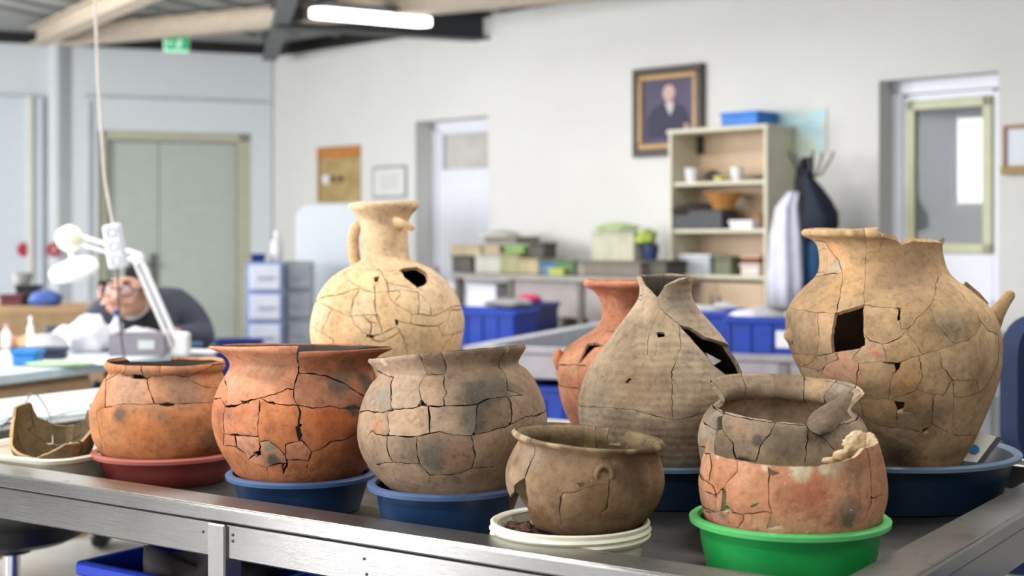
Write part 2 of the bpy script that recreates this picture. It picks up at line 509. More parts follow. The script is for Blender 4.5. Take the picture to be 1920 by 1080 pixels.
    def near(s, objs, x, y):
        # (x, y) in picture pixels
        ox, oy, sc = s.crop; x = (x - ox) / sc; y = (y - oy) / sc
        """the sherd whose middle lies nearest a place on the pot"""
        i = s.find(x, y); t, v = s.gT[i], s.gV[i] / s.L
        return min(objs, key=lambda o: (o['cen'][0] - t) ** 2 + (o['cen'][1] - v) ** 2)
    def pt(s, x, y, dy=0.0):
        ox, oy, sc = s.crop; Y = s.k * F + dy
        return Matrix(s.M.tolist()).transposed() @ (P(ox + x * sc, oy + y * sc, Y) - Vector(s.loc.tolist()))
    def tint(s, objs, *spots):
        for (x, y, c) in spots: s.near(objs, x, y).color = (c[0], c[1], c[2], 1)
    def clay(s, c1, c2, c3, patches=(), **kw):
        ox, oy, sc = s.crop
        ps = []
        for q in patches:
            if len(q) == 4: w = tuple(s.at(np.array([R(q[0][1])]), np.array([q[0][2] * s.L]))[0][0])
            else: w = s.local((q[0] - ox) / sc, (q[1] - oy) / sc)
            ps.append((w, q[-3] * s.k, q[-2], q[-1]))
        return clay('clay_' + s.root.name, c1, c2, c3, ps, **kw)

def shard_piece(pot, outline, Y, thick, m, curve=.0, name='sherd', lean=0.0):
    """a single loose-edged sherd: outline in picture pixels of the pot's crop, at depth Y, bulging by curve"""
    ox, oy, sc = pot.crop
    pw = [P(ox + x * sc, oy + y * sc, Y) for x, y in outline]
    c = sum(pw, Vector()) / len(pw); w = max(abs(q.x - c.x) for q in pw)
    Minv = pot.root.matrix_basis.inverted()
    bm = bmesh.new(); fr = []; bk = []
    def lift(q): return Vector((q.x, Y - curve * (1 - ((q.x - c.x) / w) ** 2) + lean * (q.z - c.z), q.z))
    for q in pw:
        a = lift(q); fr.append(bm.verts.new(Minv @ a)); bk.append(bm.verts.new(Minv @ (a + Vector((0, thick, 0)))))
    cf = bm.verts.new(Minv @ lift(c)); cb = bm.verts.new(Minv @ (lift(c) + Vector((0, thick, 0)))); n = len(pw)
    for i in range(n):
        j = (i + 1) % n
        bm.faces.new((fr[i], fr[j], cf)); bm.faces.new((bk[j], bk[i], cb)); bm.faces.new((fr[j], fr[i], bk[i], bk[j]))
    bmesh.ops.recalc_face_normals(bm, faces=bm.faces)
    bmesh.ops.subdivide_edges(bm, edges=bm.edges, cuts=1, use_grid_fill=True)
    me = bpy.data.meshes.new(name); bm.to_mesh(me); bm.free(); me.materials.append(m)
    o = bpy.data.objects.new(name, me); COL.objects.link(o); o.parent = pot.root
    return o

def strip_piece(pot, left, right, d0, d1, thick, m, curve=.01, name='sherd', n=7):
    """a curved sherd spanned between two traced edges; depth runs from d0 at the first points to d1 at the last"""
    k = len(left); bm = bmesh.new(); fr = []; bk = []
    for i in range(k):
        a, b = left[i], right[i]; rf = []; rb = []
        for j in range(n):
            t = j / (n - 1); dy = d0 + (d1 - d0) * i / (k - 1) - curve * math.sin(math.pi * t)
            q = pot.pt(a[0] + (b[0] - a[0]) * t, a[1] + (b[1] - a[1]) * t, dy)
            rf.append(bm.verts.new(q)); rb.append(bm.verts.new(q + Vector((-.002, thick, .002))))
        fr.append(rf); bk.append(rb)
    for g, flip in ((fr, 0), (bk, 1)):
        for i in range(k - 1):
            for j in range(n - 1):
                f = (g[i][j], g[i + 1][j], g[i + 1][j + 1], g[i][j + 1]); bm.faces.new(f[::-1] if flip else f)
    loop = [(0, j) for j in range(n)] + [(i, n - 1) for i in range(1, k)] + [(k - 1, j) for j in range(n - 2, -1, -1)] + [(i, 0) for i in range(k - 2, 0, -1)]
    for (a, b), (c, d) in zip(loop, loop[1:] + loop[:1]): bm.faces.new((fr[a][b], fr[c][d], bk[c][d], bk[a][b]))
    bmesh.ops.recalc_face_normals(bm, faces=bm.faces)
    me = bpy.data.meshes.new(name); bm.to_mesh(me); bm.free()
    me.polygons.foreach_set('use_smooth', [True] * len(me.polygons)); me.set_sharp_from_angle(angle=R(40)); me.materials.append(m)
    o = bpy.data.objects.new(name, me); COL.objects.link(o); o.parent = pot.root; return o

# ------------------------------------------------------------------ the room
white_wall = mat('wall_paint', (218, 217, 214), .85, var=.015, scale=2)
cool_wall = mat('panel_wall', (222, 227, 231), .7, var=.015, scale=2)
white_pvc = mat('white_pvc', (228, 230, 238), .35, var=.01)
ceil_m = mat('ceiling_sheet', (150, 152, 150), .7, var=.08, scale=1.5)
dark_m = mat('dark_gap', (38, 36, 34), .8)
CH = 2.90
# right-hand back wall: local x to the right along the wall, local y away from the room
WR0 = Vector((2.30, 7.70, 0)); AR = math.atan2(-.70, .714)
def xR(px, y=0.0):
    k = (px - 960) / F
    return (k * (7.7 + .714 * y) - 2.30 - .70 * y) / (.714 + .70 * k)
def YR(x, y=0.0): return 7.7 - .70 * x + .714 * y
def zR(px, py, y=0.0): return ZY(py, YR(xR(px, y), y))
# left-hand back wall
CORN = Vector((-2.01, 11.90, 0)); AL = R(22)
cl, sl = math.cos(AL), math.sin(AL)
def xL(px, y=0.0):
    k = (px - 960) / F
    return (k * (11.9 + cl * y) + 2.01 + sl * y) / (cl - k * sl)
def zL(px, py, y=0.0): return ZY(py, 11.9 + sl * xL(px, y) + cl * y)

def wall_with_openings(name, loc, rot, x0, x1, h, ops, m, th=.26):
    b = MB(); xs = x0
    for (a, c, z0, z1) in sorted(ops):
        b.box(((xs + a) / 2, th / 2, h / 2), (a - xs, th, h), bev=0)
        b.box(((a + c) / 2, th / 2, (z1 + h) / 2), (c - a, th, h - z1), bev=0)
        if z0 > 0: b.box(((a + c) / 2, th / 2, z0 / 2), (c - a, th, z0), bev=0)
        xs = c
    b.box(((xs + x1) / 2, th / 2, h / 2), (x1 - xs, th, h), bev=0)
    o = structure(b.build(name, m)); o.location = loc; o.rotation_euler = (0, 0, rot); return o

fl = mat('pale_floor', (206, 205, 200), .35, var=.05, scale=1.2)
o = structure(MB().box((0.5, 4.5, -.05), (13, 18, .1), bev=0).build('floor', fl))
mid = (xR(779), xR(915), 0, 2.185); rgt = (xR(1648), xR(1872), 0, 2.195)
wall_with_openings('wall_right', WR0, AR, -6.035, 4.6, CH, [mid, rgt], white_wall)
dd = (xL(184), xL(472), 0, zL(330, 247))
wall_with_openings('wall_left', CORN, AL, -3.75, 0.0, CH, [dd], cool_wall)
ops = [(wy - .95, wy + .95, 1.1, 2.6) for wy in (-0.95, 2.7, 5.2, 7.7)]
wall_with_openings('wall_side', (-5.2, 0, 0), R(90), -3.6, 10.6, CH, ops, white_wall, th=.2)
for i, wy in enumerate((-0.95, 2.7, 5.2, 7.7)):
    b = MB()
    for (c, d) in (((-5.3, wy, 1.13), (.06, 1.9, .06)), ((-5.3, wy, 2.57), (.06, 1.9, .06)), ((-5.3, wy - .92, 1.85), (.06, .06, 1.5)), ((-5.3, wy + .92, 1.85), (.06, .06, 1.5)), ((-5.3, wy, 1.85), (.05, .05, 1.5))): b.box(c, d)
    structure(b.build('window_%d' % (i + 1), white_pvc))
structure(MB().box((-5.19, 3.5, .5), (.03, 13.6, 1.0), bev=.004).build('trim_added', mat('added_dado', (112, 104, 108), .6)))  # unseen dark band added so the table apron reflects something dark
structure(MB().box((-5.16, 0.85, 1.05), (.05, .62, 2.1), bev=.006).build('door_added', white_pvc))  # unseen door added to go with the bright reflection on the apron
# ceiling: sheets with ribs, steel beams below
c = structure(MB().box((0.5, 4.5, CH + .06), (13, 18, .08), bev=0).build('ceiling', ceil_m))
def ceil_pt(px, py, z=CH):
    Y = (z - CZ) * F / (HY - py); return Vector(((px - 960) * Y / F, Y, z))
tan_beam = mat('tan_beam', (196, 182, 164), .6, var=.05); grey_beam = mat('grey_beam', (92, 96, 100), .55, var=.06)
def beam(a, b_, w, h, m, nm):
    d = (b_ - a); L = d.length; bb = MB()
    bb.box((L / 2, 0, h / 2), (L, w, .012), bev=0).box((L / 2, 0, -h / 2), (L, w, .012), bev=0).box((L / 2, 0, 0), (L, .014, h), bev=0)
    o = structure(bb.build(nm, m)); o.location = a - Vector((0, 0, h / 2 + .01)); o.rotation_euler = (0, 0, math.atan2(d.y, d.x))
beam(ceil_pt(70, 52), ceil_pt(70, 52) + Vector((2.6, -4.0, 0)), .14, .12, tan_beam, 'trim_1')
beam(ceil_pt(120, 52), ceil_pt(120, 52) + Vector((5.6, -3.1, 0)), .16, .12, tan_beam, 'trim_2')
beam(ceil_pt(505, 78), ceil_pt(505, 78) + Vector((1.0, -4.8, 0)), .12, .14, grey_beam, 'trim_3')
beam(ceil_pt(520, 5), ceil_pt(955, 33), .16, .16, mat('dark_beam', (60, 62, 66), .6), 'trim_4')
# corrugation ribs of the roof sheet
for i in range(26):
    b = MB().box((0, 0, 0), (.05, 9.0, .03), bev=.01)
    o = structure(b.build('ceiling_rib', ceil_m)); o.parent = c; o.location = (-4.6 + i * .34, 7.0, CH + .012); o.rotation_euler = (0, 0, R(-20))
# dark gap between the left wall and the roof
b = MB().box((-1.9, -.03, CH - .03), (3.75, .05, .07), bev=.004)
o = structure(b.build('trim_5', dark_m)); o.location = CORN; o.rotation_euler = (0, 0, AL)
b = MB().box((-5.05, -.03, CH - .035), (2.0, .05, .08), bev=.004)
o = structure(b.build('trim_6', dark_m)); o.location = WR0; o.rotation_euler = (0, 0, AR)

# --- double door in the left wall
door_g = mat('greygreen_paint', (186, 194, 186), .5, var=.02); frame_g = mat('olive_frame', (188, 186, 164), .5, var=.03)
dr = structure(bpy.data.objects.new('door_1', None)); COL.objects.link(dr); dr.location = CORN; dr.rotation_euler = (0, 0, AL)
a, bx_, zt = dd[0], dd[1], dd[3]
f = MB().box((a + .035, .1, zt / 2), (.07, .12, zt)).box((bx_ - .05, .1, zt / 2), (.10, .12, zt)).box(((a + bx_) / 2, .1, zt - .035), (bx_ - a, .12, .07))
structure(f.build('door_frame', frame_g, dr))
ms = xL(298, .12)
for (p, q) in ((a + .07, ms), (ms, bx_ - .1)):
    lf = structure(MB().box(((p + q) / 2, .13, zt / 2 - .04), (q - p - .008, .05, zt - .09), bev=.006).build('door_leaf', door_g, dr))
hd = MB().box((ms - .05, .085, 1.05), (.04, .02, .26)).tube([(ms - .05, .06, 1.1), (ms - .05, .02, 1.1), (ms - .17, .02, 1.1)], .012)
structure(hd.build('door_handle', mat('dull_grey', (110, 110, 106), .4, .4), dr))
# panel lines, conduit and blank panel on the left wall
pn = structure(bpy.data.objects.new('trim_7', None)); COL.objects.link(pn); pn.location = CORN; pn.rotation_euler = (0, 0, AL)
structure(MB().box((xL(335), -.012, zL(335, 187)), (xL(505) - xL(160), .024, .02)).build('panel_joint', mat('panel_joint', (190, 196, 202), .6), pn))
structure(MB().box((xL(168), -.012, 1.2), (.03, .024, 2.4)).build('panel_joint', _M['panel_joint'], pn))
structure(MB().tube([(xL(103), -.05, 0), (xL(103), -.05, CH)], .055, 14).build('conduit', cool_wall, pn, True))
structure(MB().tube([(xL(120), -.03, 0), (xL(120), -.03, CH)], .022, 10).build('conduit', cool_wall, pn, True))
structure(MB().box((xL(20), -.03, zL(20, 180) / 2), (xL(62) - xL(-60), .06, zL(20, 180)), bev=.01).build('wall_panel', mat('panel_blue_white', (214, 221, 230), .6, var=.01), pn))
structure(MB().box((xL(55), -.05, zL(20, 180) / 2), (.05, .10, zL(20, 180)), bev=.01).build('wall_panel_edge', mat('panel_cream', (226, 224, 216), .6, var=.01), pn))

# --- door in the middle of the right wall
def door_root(nm):
    d = structure(bpy.data.objects.new(nm, None)); COL.objects.link(d); d.location = WR0; d.rotation_euler = (0, 0, AR); return d
d2 = door_root('door_2'); yd = .2
x0, x1 = mid[0], mid[1] + .02
xa, xb = x0, x1 + .15
b = MB().box((xa + .03, yd, 1.09), (.06, .07, 2.18)).box(((xa + xb) / 2, yd, 2.15), (xb - xa, .07, .07))
structure(b.build('door_frame', white_pvc, d2))
wx0, wx1 = xR(833, yd), xb
zt, zb = zR(875, 250, yd), zR(875, 317, yd)
b = MB().box(((xa + .06 + wx0) / 2, yd, 1.06), (wx0 - xa - .06, .045, 2.1)).box(((wx0 + wx1) / 2, yd, zb / 2), (wx1 - wx0, .045, zb)).box(((wx0 + wx1) / 2, yd, (zt + 2.12) / 2), (wx1 - wx0, .045, 2.12 - zt))
b.box(((wx0 + wx1) / 2 + .06, yd - .026, zb * .48), (wx1 - wx0, .02, zb * .86), bev=.008)
structure(b.build('door_leaf', white_pvc, d2))
structure(MB().box(((wx0 + wx1) / 2, yd + .02, (zt + zb) / 2), (wx1 - wx0, .008, zt - zb), bev=0).build('window_pane', mat('frosted_pane', (196, 192, 188), .18, var=.12, scale=2.5), d2))
structure(MB().tube([(wx0 - .05, yd - .03, 1.02), (wx0 - .05, yd - .08, 1.02), (wx0 + .05, yd - .08, 1.02)], .012).box((wx0 - .05, yd - .03, 1.0), (.035, .01, .2)).build('door_handle', mat('steel_grey', (150, 150, 152), .35, .6), d2))

# --- glazed door at the right
d3 = door_root('door_3'); yd = .17
xa, xb = rgt[0], rgt[1]
b = MB().box((xa + .035, yd, 1.1), (.07, .08, 2.2)).box((xb - .01, yd, 1.1), (.05, .08, 2.2)).box(((xa + xb) / 2, yd, 2.16), (xb - xa, .08, .075))
structure(b.build('door_frame', white_pvc, d3))
gx0, gx1 = xR(1706, yd), xR(1866, yd); gz1, gz0 = zR(1786, 186, yd), zR(1786, 474, yd)
b = MB().box(((xa + .07 + gx0) / 2, yd, 1.06), (gx0 - xa - .07, .05, 2.1)).box(((gx1 + xb) / 2, yd, 1.06), (abs(xb - gx1), .05, 2.1)).box(((gx0 + gx1) / 2, yd, gz0 / 2), (gx1 - gx0, .05, gz0)).box(((gx0 + gx1) / 2, yd, (gz1 + 2.12) / 2), (gx1 - gx0, .05, 2.12 - gz1))
b.box(((gx0 + gx1) / 2, yd - .03, gz0 * .45), (gx1 - gx0, .02, gz0 * .7), bev=.008)
structure(b.build('door_leaf', white_pvc, d3))
fr = .052; lime = mat('pale_green_frame', (196, 196, 160), .4, var=.03)
b = MB().box((gx0 + fr / 2, yd - .03, (gz0 + gz1) / 2), (fr, .03, gz1 - gz0)).box((gx1 - fr / 2, yd - .03, (gz0 + gz1) / 2), (fr, .03, gz1 - gz0)).box(((gx0 + gx1) / 2, yd - .03, gz1 - fr / 2), (gx1 - gx0, .03, fr)).box(((gx0 + gx1) / 2, yd - .03, gz0 + fr / 2), (gx1 - gx0, .03, fr))
structure(b.build('glazing_frame', lime, d3))
gp = glassmat('door_glass', (170, 176, 182), .06, .25)
structure(MB().box(((gx0 + gx1) / 2, yd - .02, (gz0 + gz1) / 2), (gx1 - gx0 - fr, .006, gz1 - gz0 - fr), bev=0).build('window_pane', gp, d3))
# passage behind the glazed door: grey wall; a glowing pane stands in for the door glass reflection
yb = 1.3
pas = structure(MB().box((.6, yb + .05, 1.4), (4.2, .1, 2.8), bev=0).box((-1.5, .8, 1.4), (.1, 1.1, 2.8), bev=0).box((.6, .8, 2.75), (4.2, 1.2, .1), bev=0).build('wall_passage', mat('passage_wall', (176, 178, 182), .8, var=.03, scale=3))); pas.location = WR0; pas.rotation_euler = (0, 0, AR)
lx0, lx1 = xR(1801, yb), xR(1850, yb); lz1, lz0 = zR(1825, 222, yb), zR(1825, 380, yb)
pw_ = door_root('window_5')
structure(MB().box(((lx0 + lx1) / 2, yb - .01, (lz0 + lz1) / 2), (lx1 - lx0, .02, lz1 - lz0), bev=0).build('window_pane', mat('reflection_glow', (255, 253, 248), .5, emit=1.6, var=0), pw_))
structure(MB().box((lx0 - .02, yb - .015, (lz0 + lz1) / 2), (.03, .04, lz1 - lz0 + .06)).box((lx1 + .02, yb - .015, (lz0 + lz1) / 2), (.03, .04, lz1 - lz0 + .06)).build('window_frame', white_pvc, pw_))

# ------------------------------------------------------------------ the long steel sorting table
TR = math.atan2(-.565, .825)                 # local x along the front edge, local y away from the viewer
TC = Vector((.466, 1.872, 0)); ZR_, ZT = .85, .80
TL, TD, RW = 2.46, 1.36, .08
def tloc(x, y):                               # world -> table local
    d = Vector((x, y, 0)) - TC; return (d.x * math.cos(TR) + d.y * math.sin(TR), -d.x * math.sin(TR) + d.y * math.cos(TR))
st = steel('brushed_steel', .34, .2, .0, (1, 60, 60)); st_floor = steel('dirty_steel', .13, .5, 1.0); st_rim = steel('rim_steel', .38, .3, .5, (2, 40, 40)); st_leg = steel('leg_steel', .3, .3, 0, (60, 60, 1))
tb = thing('steel_table', 'long brushed steel sorting table with raised rim carrying the mended pots', 'table', TC, TR)
def steel_table(root, L, D, rim, rw, floor_m, rim_m, side_m, legs, hgt=.85, drop=.05, apron=.09, xs=-1):
    x0, x1 = (-L, 0) if xs < 0 else (0, L); xc = (x0 + x1) / 2
    MB().box((xc, D / 2, hgt - drop - .006), (L - .02, D - .02, .012), bev=0).build('tray_floor', floor_m, root)
    b = MB()
    t = .012
    b.box((xc, rw / 2, hgt - t / 2), (L, rw, t), bev=.003).box((xc, D - rw / 2, hgt - t / 2), (L, rw, t), bev=.003)
    b.box((x1 - rw / 2, D / 2, hgt - t / 2 - .0004), (rw, D - .004, t), bev=.003).box((x0 + rw / 2, D / 2, hgt - t / 2 - .0004), (rw, D - .004, t), bev=.003)
    for (c, d) in (((xc, rw - .004, hgt - drop / 2 - .003), (L - 2 * rw + .01, .006, drop)), ((xc, D - rw + .004, hgt - drop / 2 - .003), (L - 2 * rw + .01, .006, drop)), ((x1 - rw + .004, D / 2, hgt - drop / 2 - .003), (.006, D - 2 * rw + .01, drop)), ((x0 + rw - .004, D / 2, hgt - drop / 2 - .003), (.006, D - 2 * rw + .01, drop))): b.box(c, d, bev=0)
    b.build('rim', rim_m, root)
    # folded lip round the outside, then the apron a little behind it
    b = MB(); lh = .026
    b.box((xc, -.004, hgt - lh / 2), (L + .016, .010, lh), bev=.004).box((x1 + .004, D / 2, hgt - lh / 2), (.010, D, lh), bev=.004).box((x0 - .004, D / 2, hgt - lh / 2), (.010, D, lh), bev=.004).box((xc, D + .004, hgt - lh / 2), (L + .016, .010, lh), bev=.004)
    b.build('lip', side_m, root)
    zc = hgt - lh - (apron - lh) / 2 - .002
    MB().box((xc, .004, zc), (L - .01, .012, apron - lh), bev=.003).build('front_apron', side_m, root)
    MB().box((x1 - .004, D / 2, zc), (.012, D - .02, apron - lh), bev=.003).build('side_apron', side_m, root)
    MB().box((x0 + .004, D / 2, zc), (.012, D - .02, apron - lh), bev=.003).build('side_apron', side_m, root)
    MB().box((xc, D - .004, zc), (L - .01, .012, apron - lh), bev=.003).build('back_apron', side_m, root)
    for lx in legs:
        for ly in (.012, D - .03):
            MB().box((lx, ly, (hgt - lh - .004) / 2), (.044, .044, hgt - lh - .004), bev=.003).build('leg', st_leg, root)
    MB().box((xc, D / 2, .24), (L - .1, D - .1, .02), bev=.003).build('lower_shelf', side_m, root)
steel_table(tb, TL, TD, None, RW, st_floor, st_rim, st, (-1.2, -.03, -TL + .03))
rv = mat('rivet', (70, 66, 62), .4, .6)
for (rx, rz) in ((-1.165, .792), (-1.165, .803), (-.86, .80), (-.855, .775), (-1.24, .80), (-.62, .79), (-.60, .784), (-.42, .795)):
    MB().lathe([(.0028, 0), (.0026, .001), (.0012, .0018)], 10, M=Matrix.Translation((rx, -.0022, rz)) @ Matrix.Rotation(R(90), 4, 'X'), cap1=True).build('rivet', rv, tb)

# ------------------------------------------------------------------ basins
def plastic(name, rgb, rough=.38):
    k = NT(name); b = k.b; c = srgb(*rgb); tc = k.n('ShaderNodeTexCoord').outputs['Object']
    f = k.ramp(k.noise(tc, 14, 6, .65), [(.35, tuple(x * .86 for x in c[:3]) + (1,)), (.6, c)])
    sc = k.ramp(k.noise(tc, 90, 4, .75), [(.66, (0, 0, 0, 1)), (.74, (1, 1, 1, 1))])
    m = k.n('ShaderNodeMath', operation='MULTIPLY'); k.l(sc, m.inputs[0]); m.inputs[1].default_value = .18
    f = k.mix(m.outputs[0], f, srgb(170, 165, 158)); k.l(f, b.inputs['Base Color']); b.inputs['Roughness'].default_value = rough
    return k.m
def basin(label, X, Y, r, h, m, rim_m=None, rb=.78, lip=.012, rot=0, group=None, z=ZT, nm='plastic_basin'):
    t = thing(nm, label, 'basin', (X, Y, z), rot, group)
    q = r - lip
    pr = [(r * rb * .96, .0), (r * rb, .003), (r * rb * .4 + q * .6 - .0, h * .55), (q - .003, h - .006), (q - .006, h - .006), (r * rb * .4 + q * .6 - .004, h * .55), (r * rb - .004, .006), (.001, .006)]
    MB().lathe(pr, 72, cap0=True, cap1=True).build('bowl', m, t, True)
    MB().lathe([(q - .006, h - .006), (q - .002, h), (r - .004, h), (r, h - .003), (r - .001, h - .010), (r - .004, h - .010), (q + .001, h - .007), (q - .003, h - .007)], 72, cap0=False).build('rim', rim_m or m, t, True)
    return t
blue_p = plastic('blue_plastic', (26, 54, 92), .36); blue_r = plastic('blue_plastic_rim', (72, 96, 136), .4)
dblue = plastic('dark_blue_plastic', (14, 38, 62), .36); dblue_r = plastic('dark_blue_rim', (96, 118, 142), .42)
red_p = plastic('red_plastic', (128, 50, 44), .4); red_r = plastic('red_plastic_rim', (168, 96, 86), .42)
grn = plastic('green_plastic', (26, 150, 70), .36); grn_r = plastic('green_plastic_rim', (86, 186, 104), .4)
cream = plastic('cream_plastic', (232, 228, 206), .4)
def XY(px, Y): return (px - 960) * Y / F
def hz(py, Y): return ZY(py, Y) - ZT          # height above the tray of a point in row py at depth Y
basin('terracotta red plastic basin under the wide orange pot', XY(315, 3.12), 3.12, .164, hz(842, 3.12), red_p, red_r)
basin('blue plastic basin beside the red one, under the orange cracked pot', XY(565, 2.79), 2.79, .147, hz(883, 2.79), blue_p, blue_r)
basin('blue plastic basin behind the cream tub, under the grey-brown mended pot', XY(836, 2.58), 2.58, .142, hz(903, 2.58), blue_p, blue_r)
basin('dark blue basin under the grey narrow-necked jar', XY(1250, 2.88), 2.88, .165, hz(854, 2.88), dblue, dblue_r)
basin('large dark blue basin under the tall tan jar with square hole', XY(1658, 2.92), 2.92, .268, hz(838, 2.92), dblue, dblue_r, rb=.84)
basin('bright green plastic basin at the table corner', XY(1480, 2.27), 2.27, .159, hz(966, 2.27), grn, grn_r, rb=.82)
# cream tub with a ridged rim, filled with earth and crumbs of pottery
tt = thing('cream_tub', 'cream plastic tub with ridged rim under the small brown pot', 'tub', (XY(1069, 2.35), 2.35, ZT))
th_ = hz(974, 2.35); r = .134
MB().lathe([(.112, 0), (.116, .004), (.122, th_ - .03), (.124, th_ - .004), (.121, th_ - .004), (.113, .006), (.001, .006)], 72, cap1=True).build('bowl', cream, tt, True)
MB().lathe([(.120, th_ - .028), (r - .004, th_ - .027), (r - .001, th_ - .022), (r - .004, th_ - .018), (r, th_ - .013), (r - .003, th_ - .008), (r - .002, th_ - .002), (r - .006, th_), (.124, th_ - .001), (.120, th_ - .006)], 72, cap0=False).build('rim', cream, tt, True)
earth = mat('dark_earth', (72, 48, 38), .95, var=.35, scale=60, bump=.9)
e = MB().lathe([(.1205, th_ - .022), (.06, th_ - .018), (.001, th_ - .017)], 40, cap0=True, cap1=True).build('earth_fill', earth, tt, True)
for i in range(44):
    a = random.uniform(R(150), R(240)); q = random.uniform(.07, .113)
    MB().blob((q * math.cos(a), q * math.sin(a), th_ - .016), (random.uniform(.004, .009), random.uniform(.004, .008), random.uniform(.003, .006)), i, .3, 1).build('crumb', mat('crumb_%d' % (i % 3), [(104, 62, 48), (70, 48, 38), (88, 56, 46)][i % 3], .95, var=.2, scale=80), tt)
# cream tray at the left end
tr = thing('cream_tray', 'shallow cream foam tray holding a broken bowl at the table end', 'tray', (XY(85, 3.17), 3.17, ZT), R(-30))
def rounded(w, d, r, n=6):
    out = []
    for cx, cy, a0 in ((w / 2 - r, d / 2 - r, 0), (-w / 2 + r, d / 2 - r, 90), (-w / 2 + r, -d / 2 + r, 180), (w / 2 - r, -d / 2 + r, 270)):
        for i in range(n + 1):
            a = R(a0 + 90 * i / n); out.append((cx + r * math.cos(a), cy + r * math.sin(a)))
    return out
def shell(levels, cap=True):
    b = MB(); rings = [[b.bm.verts.new((x, y, z)) for x, y in rounded(w, d, r)] for (w, d, r, z) in levels]
    for a, c in zip(rings, rings[1:]):
        n = len(a)
        for i in range(n):
            j = (i + 1) % n; b.bm.faces.new((a[i], a[j], c[j], c[i]))
    if cap: b.bm.faces.new(rings[0][::-1]); b.bm.faces.new(rings[-1])
    return b
th = hz(846, 3.1)
shell([(.30, .21, .04, 0), (.33, .24, .05, th - .014), (.325, .235, .048, th - .012), (.295, .205, .04, .008)]).build('bowl', mat('cream_foam', (222, 216, 196), .6, var=.05), tr, True)
shell([(.325, .235, .05, th - .013), (.355, .265, .06, th - .012), (.36, .27, .06, th - .004), (.352, .262, .06, th), (.33, .24, .05, th - .002), (.322, .232, .048, th - .012)], False).build('rim', _M['cream_foam'], tr, True)

# ------------------------------------------------------------------ the mended vessels
ZB = ZT + .0065                               # inside floor of a basin
def by(Y, z=ZB): return HY + (CZ - z) * F / Y # row of a base resting at height z
# 1 wide orange pot in the red basin
Y = 3.12; b0 = by(Y)
p = Pot('cooking_pot', 'wide orange cooking pot with thin rim in the red basin', 'pot', Y, (307, b0), [(2, 0), (55, 0), (74, 6), (108, b0 - 850), (125, b0 - 824), (132, b0 - 798), (134, b0 - 775), (131, b0 - 756), (122, b0 - 734), (111, b0 - 714), (103, b0 - 701), (103, b0 - 695), (108, b0 - 690), (110, b0 - 683), (108, b0 - 677), (106, b0 - 676)], roll=-.8, crop=(160, 640, .2036), seed=3)
p.crack([(75, 600), (105, 645), (180, 605), (245, 603), (300, 580), (400, 572), (530, 585), (620, 573), (680, 573), (820, 578), (930, 575), (1000, 566), (1080, 566), (1170, 560), (1230, 565)],
        [(200, 355), (260, 320), (310, 285), (350, 308), (420, 325), (520, 328), (560, 345), (620, 318), (680, 325), (800, 310), (940, 335), (1000, 375), (1090, 415), (1200, 428)],
        [(566, 345), (580, 430), (610, 510), (625, 555), (640, 573)], [(190, 350), (188, 420), (183, 500), (182, 604)],
        [(370, 200), (375, 250), (355, 308)], [(515, 210), (522, 290), (545, 340)], [(690, 215), (690, 280), (685, 325)], [(105, 645), (120, 760), (150, 900), (160, 1010)],
        [(940, 335), (1010, 300), (1120, 250), (1180, 215)])
p.hole([(415, 308), (520, 314), (545, 338), (525, 342), (425, 338)], [(675, 572), (750, 562), (822, 570), (815, 588), (745, 597), (690, 587)], [(312, 283), (350, 298), (362, 318), (338, 312)],
       [('t', -172, 1.02), ('t', -172, .955), ('t', -150, .95), ('t', -128, .965), ('t', -118, 1.02)])
m = p.clay((154, 102, 66), (180, 120, 78), (196, 134, 88), [(225, 775, 18, (92, 80, 70), .9), (300, 770, 26, (120, 96, 78), .5), (245, 728, 42, (150, 116, 90), .8), (340, 728, 46, (146, 112, 88), .8), (395, 830, 30, (112, 90, 66), .8), (270, 820, 40, (186, 114, 66), .6)], speck=.25, seed=1)
p.sherds(m, gap=.0009)

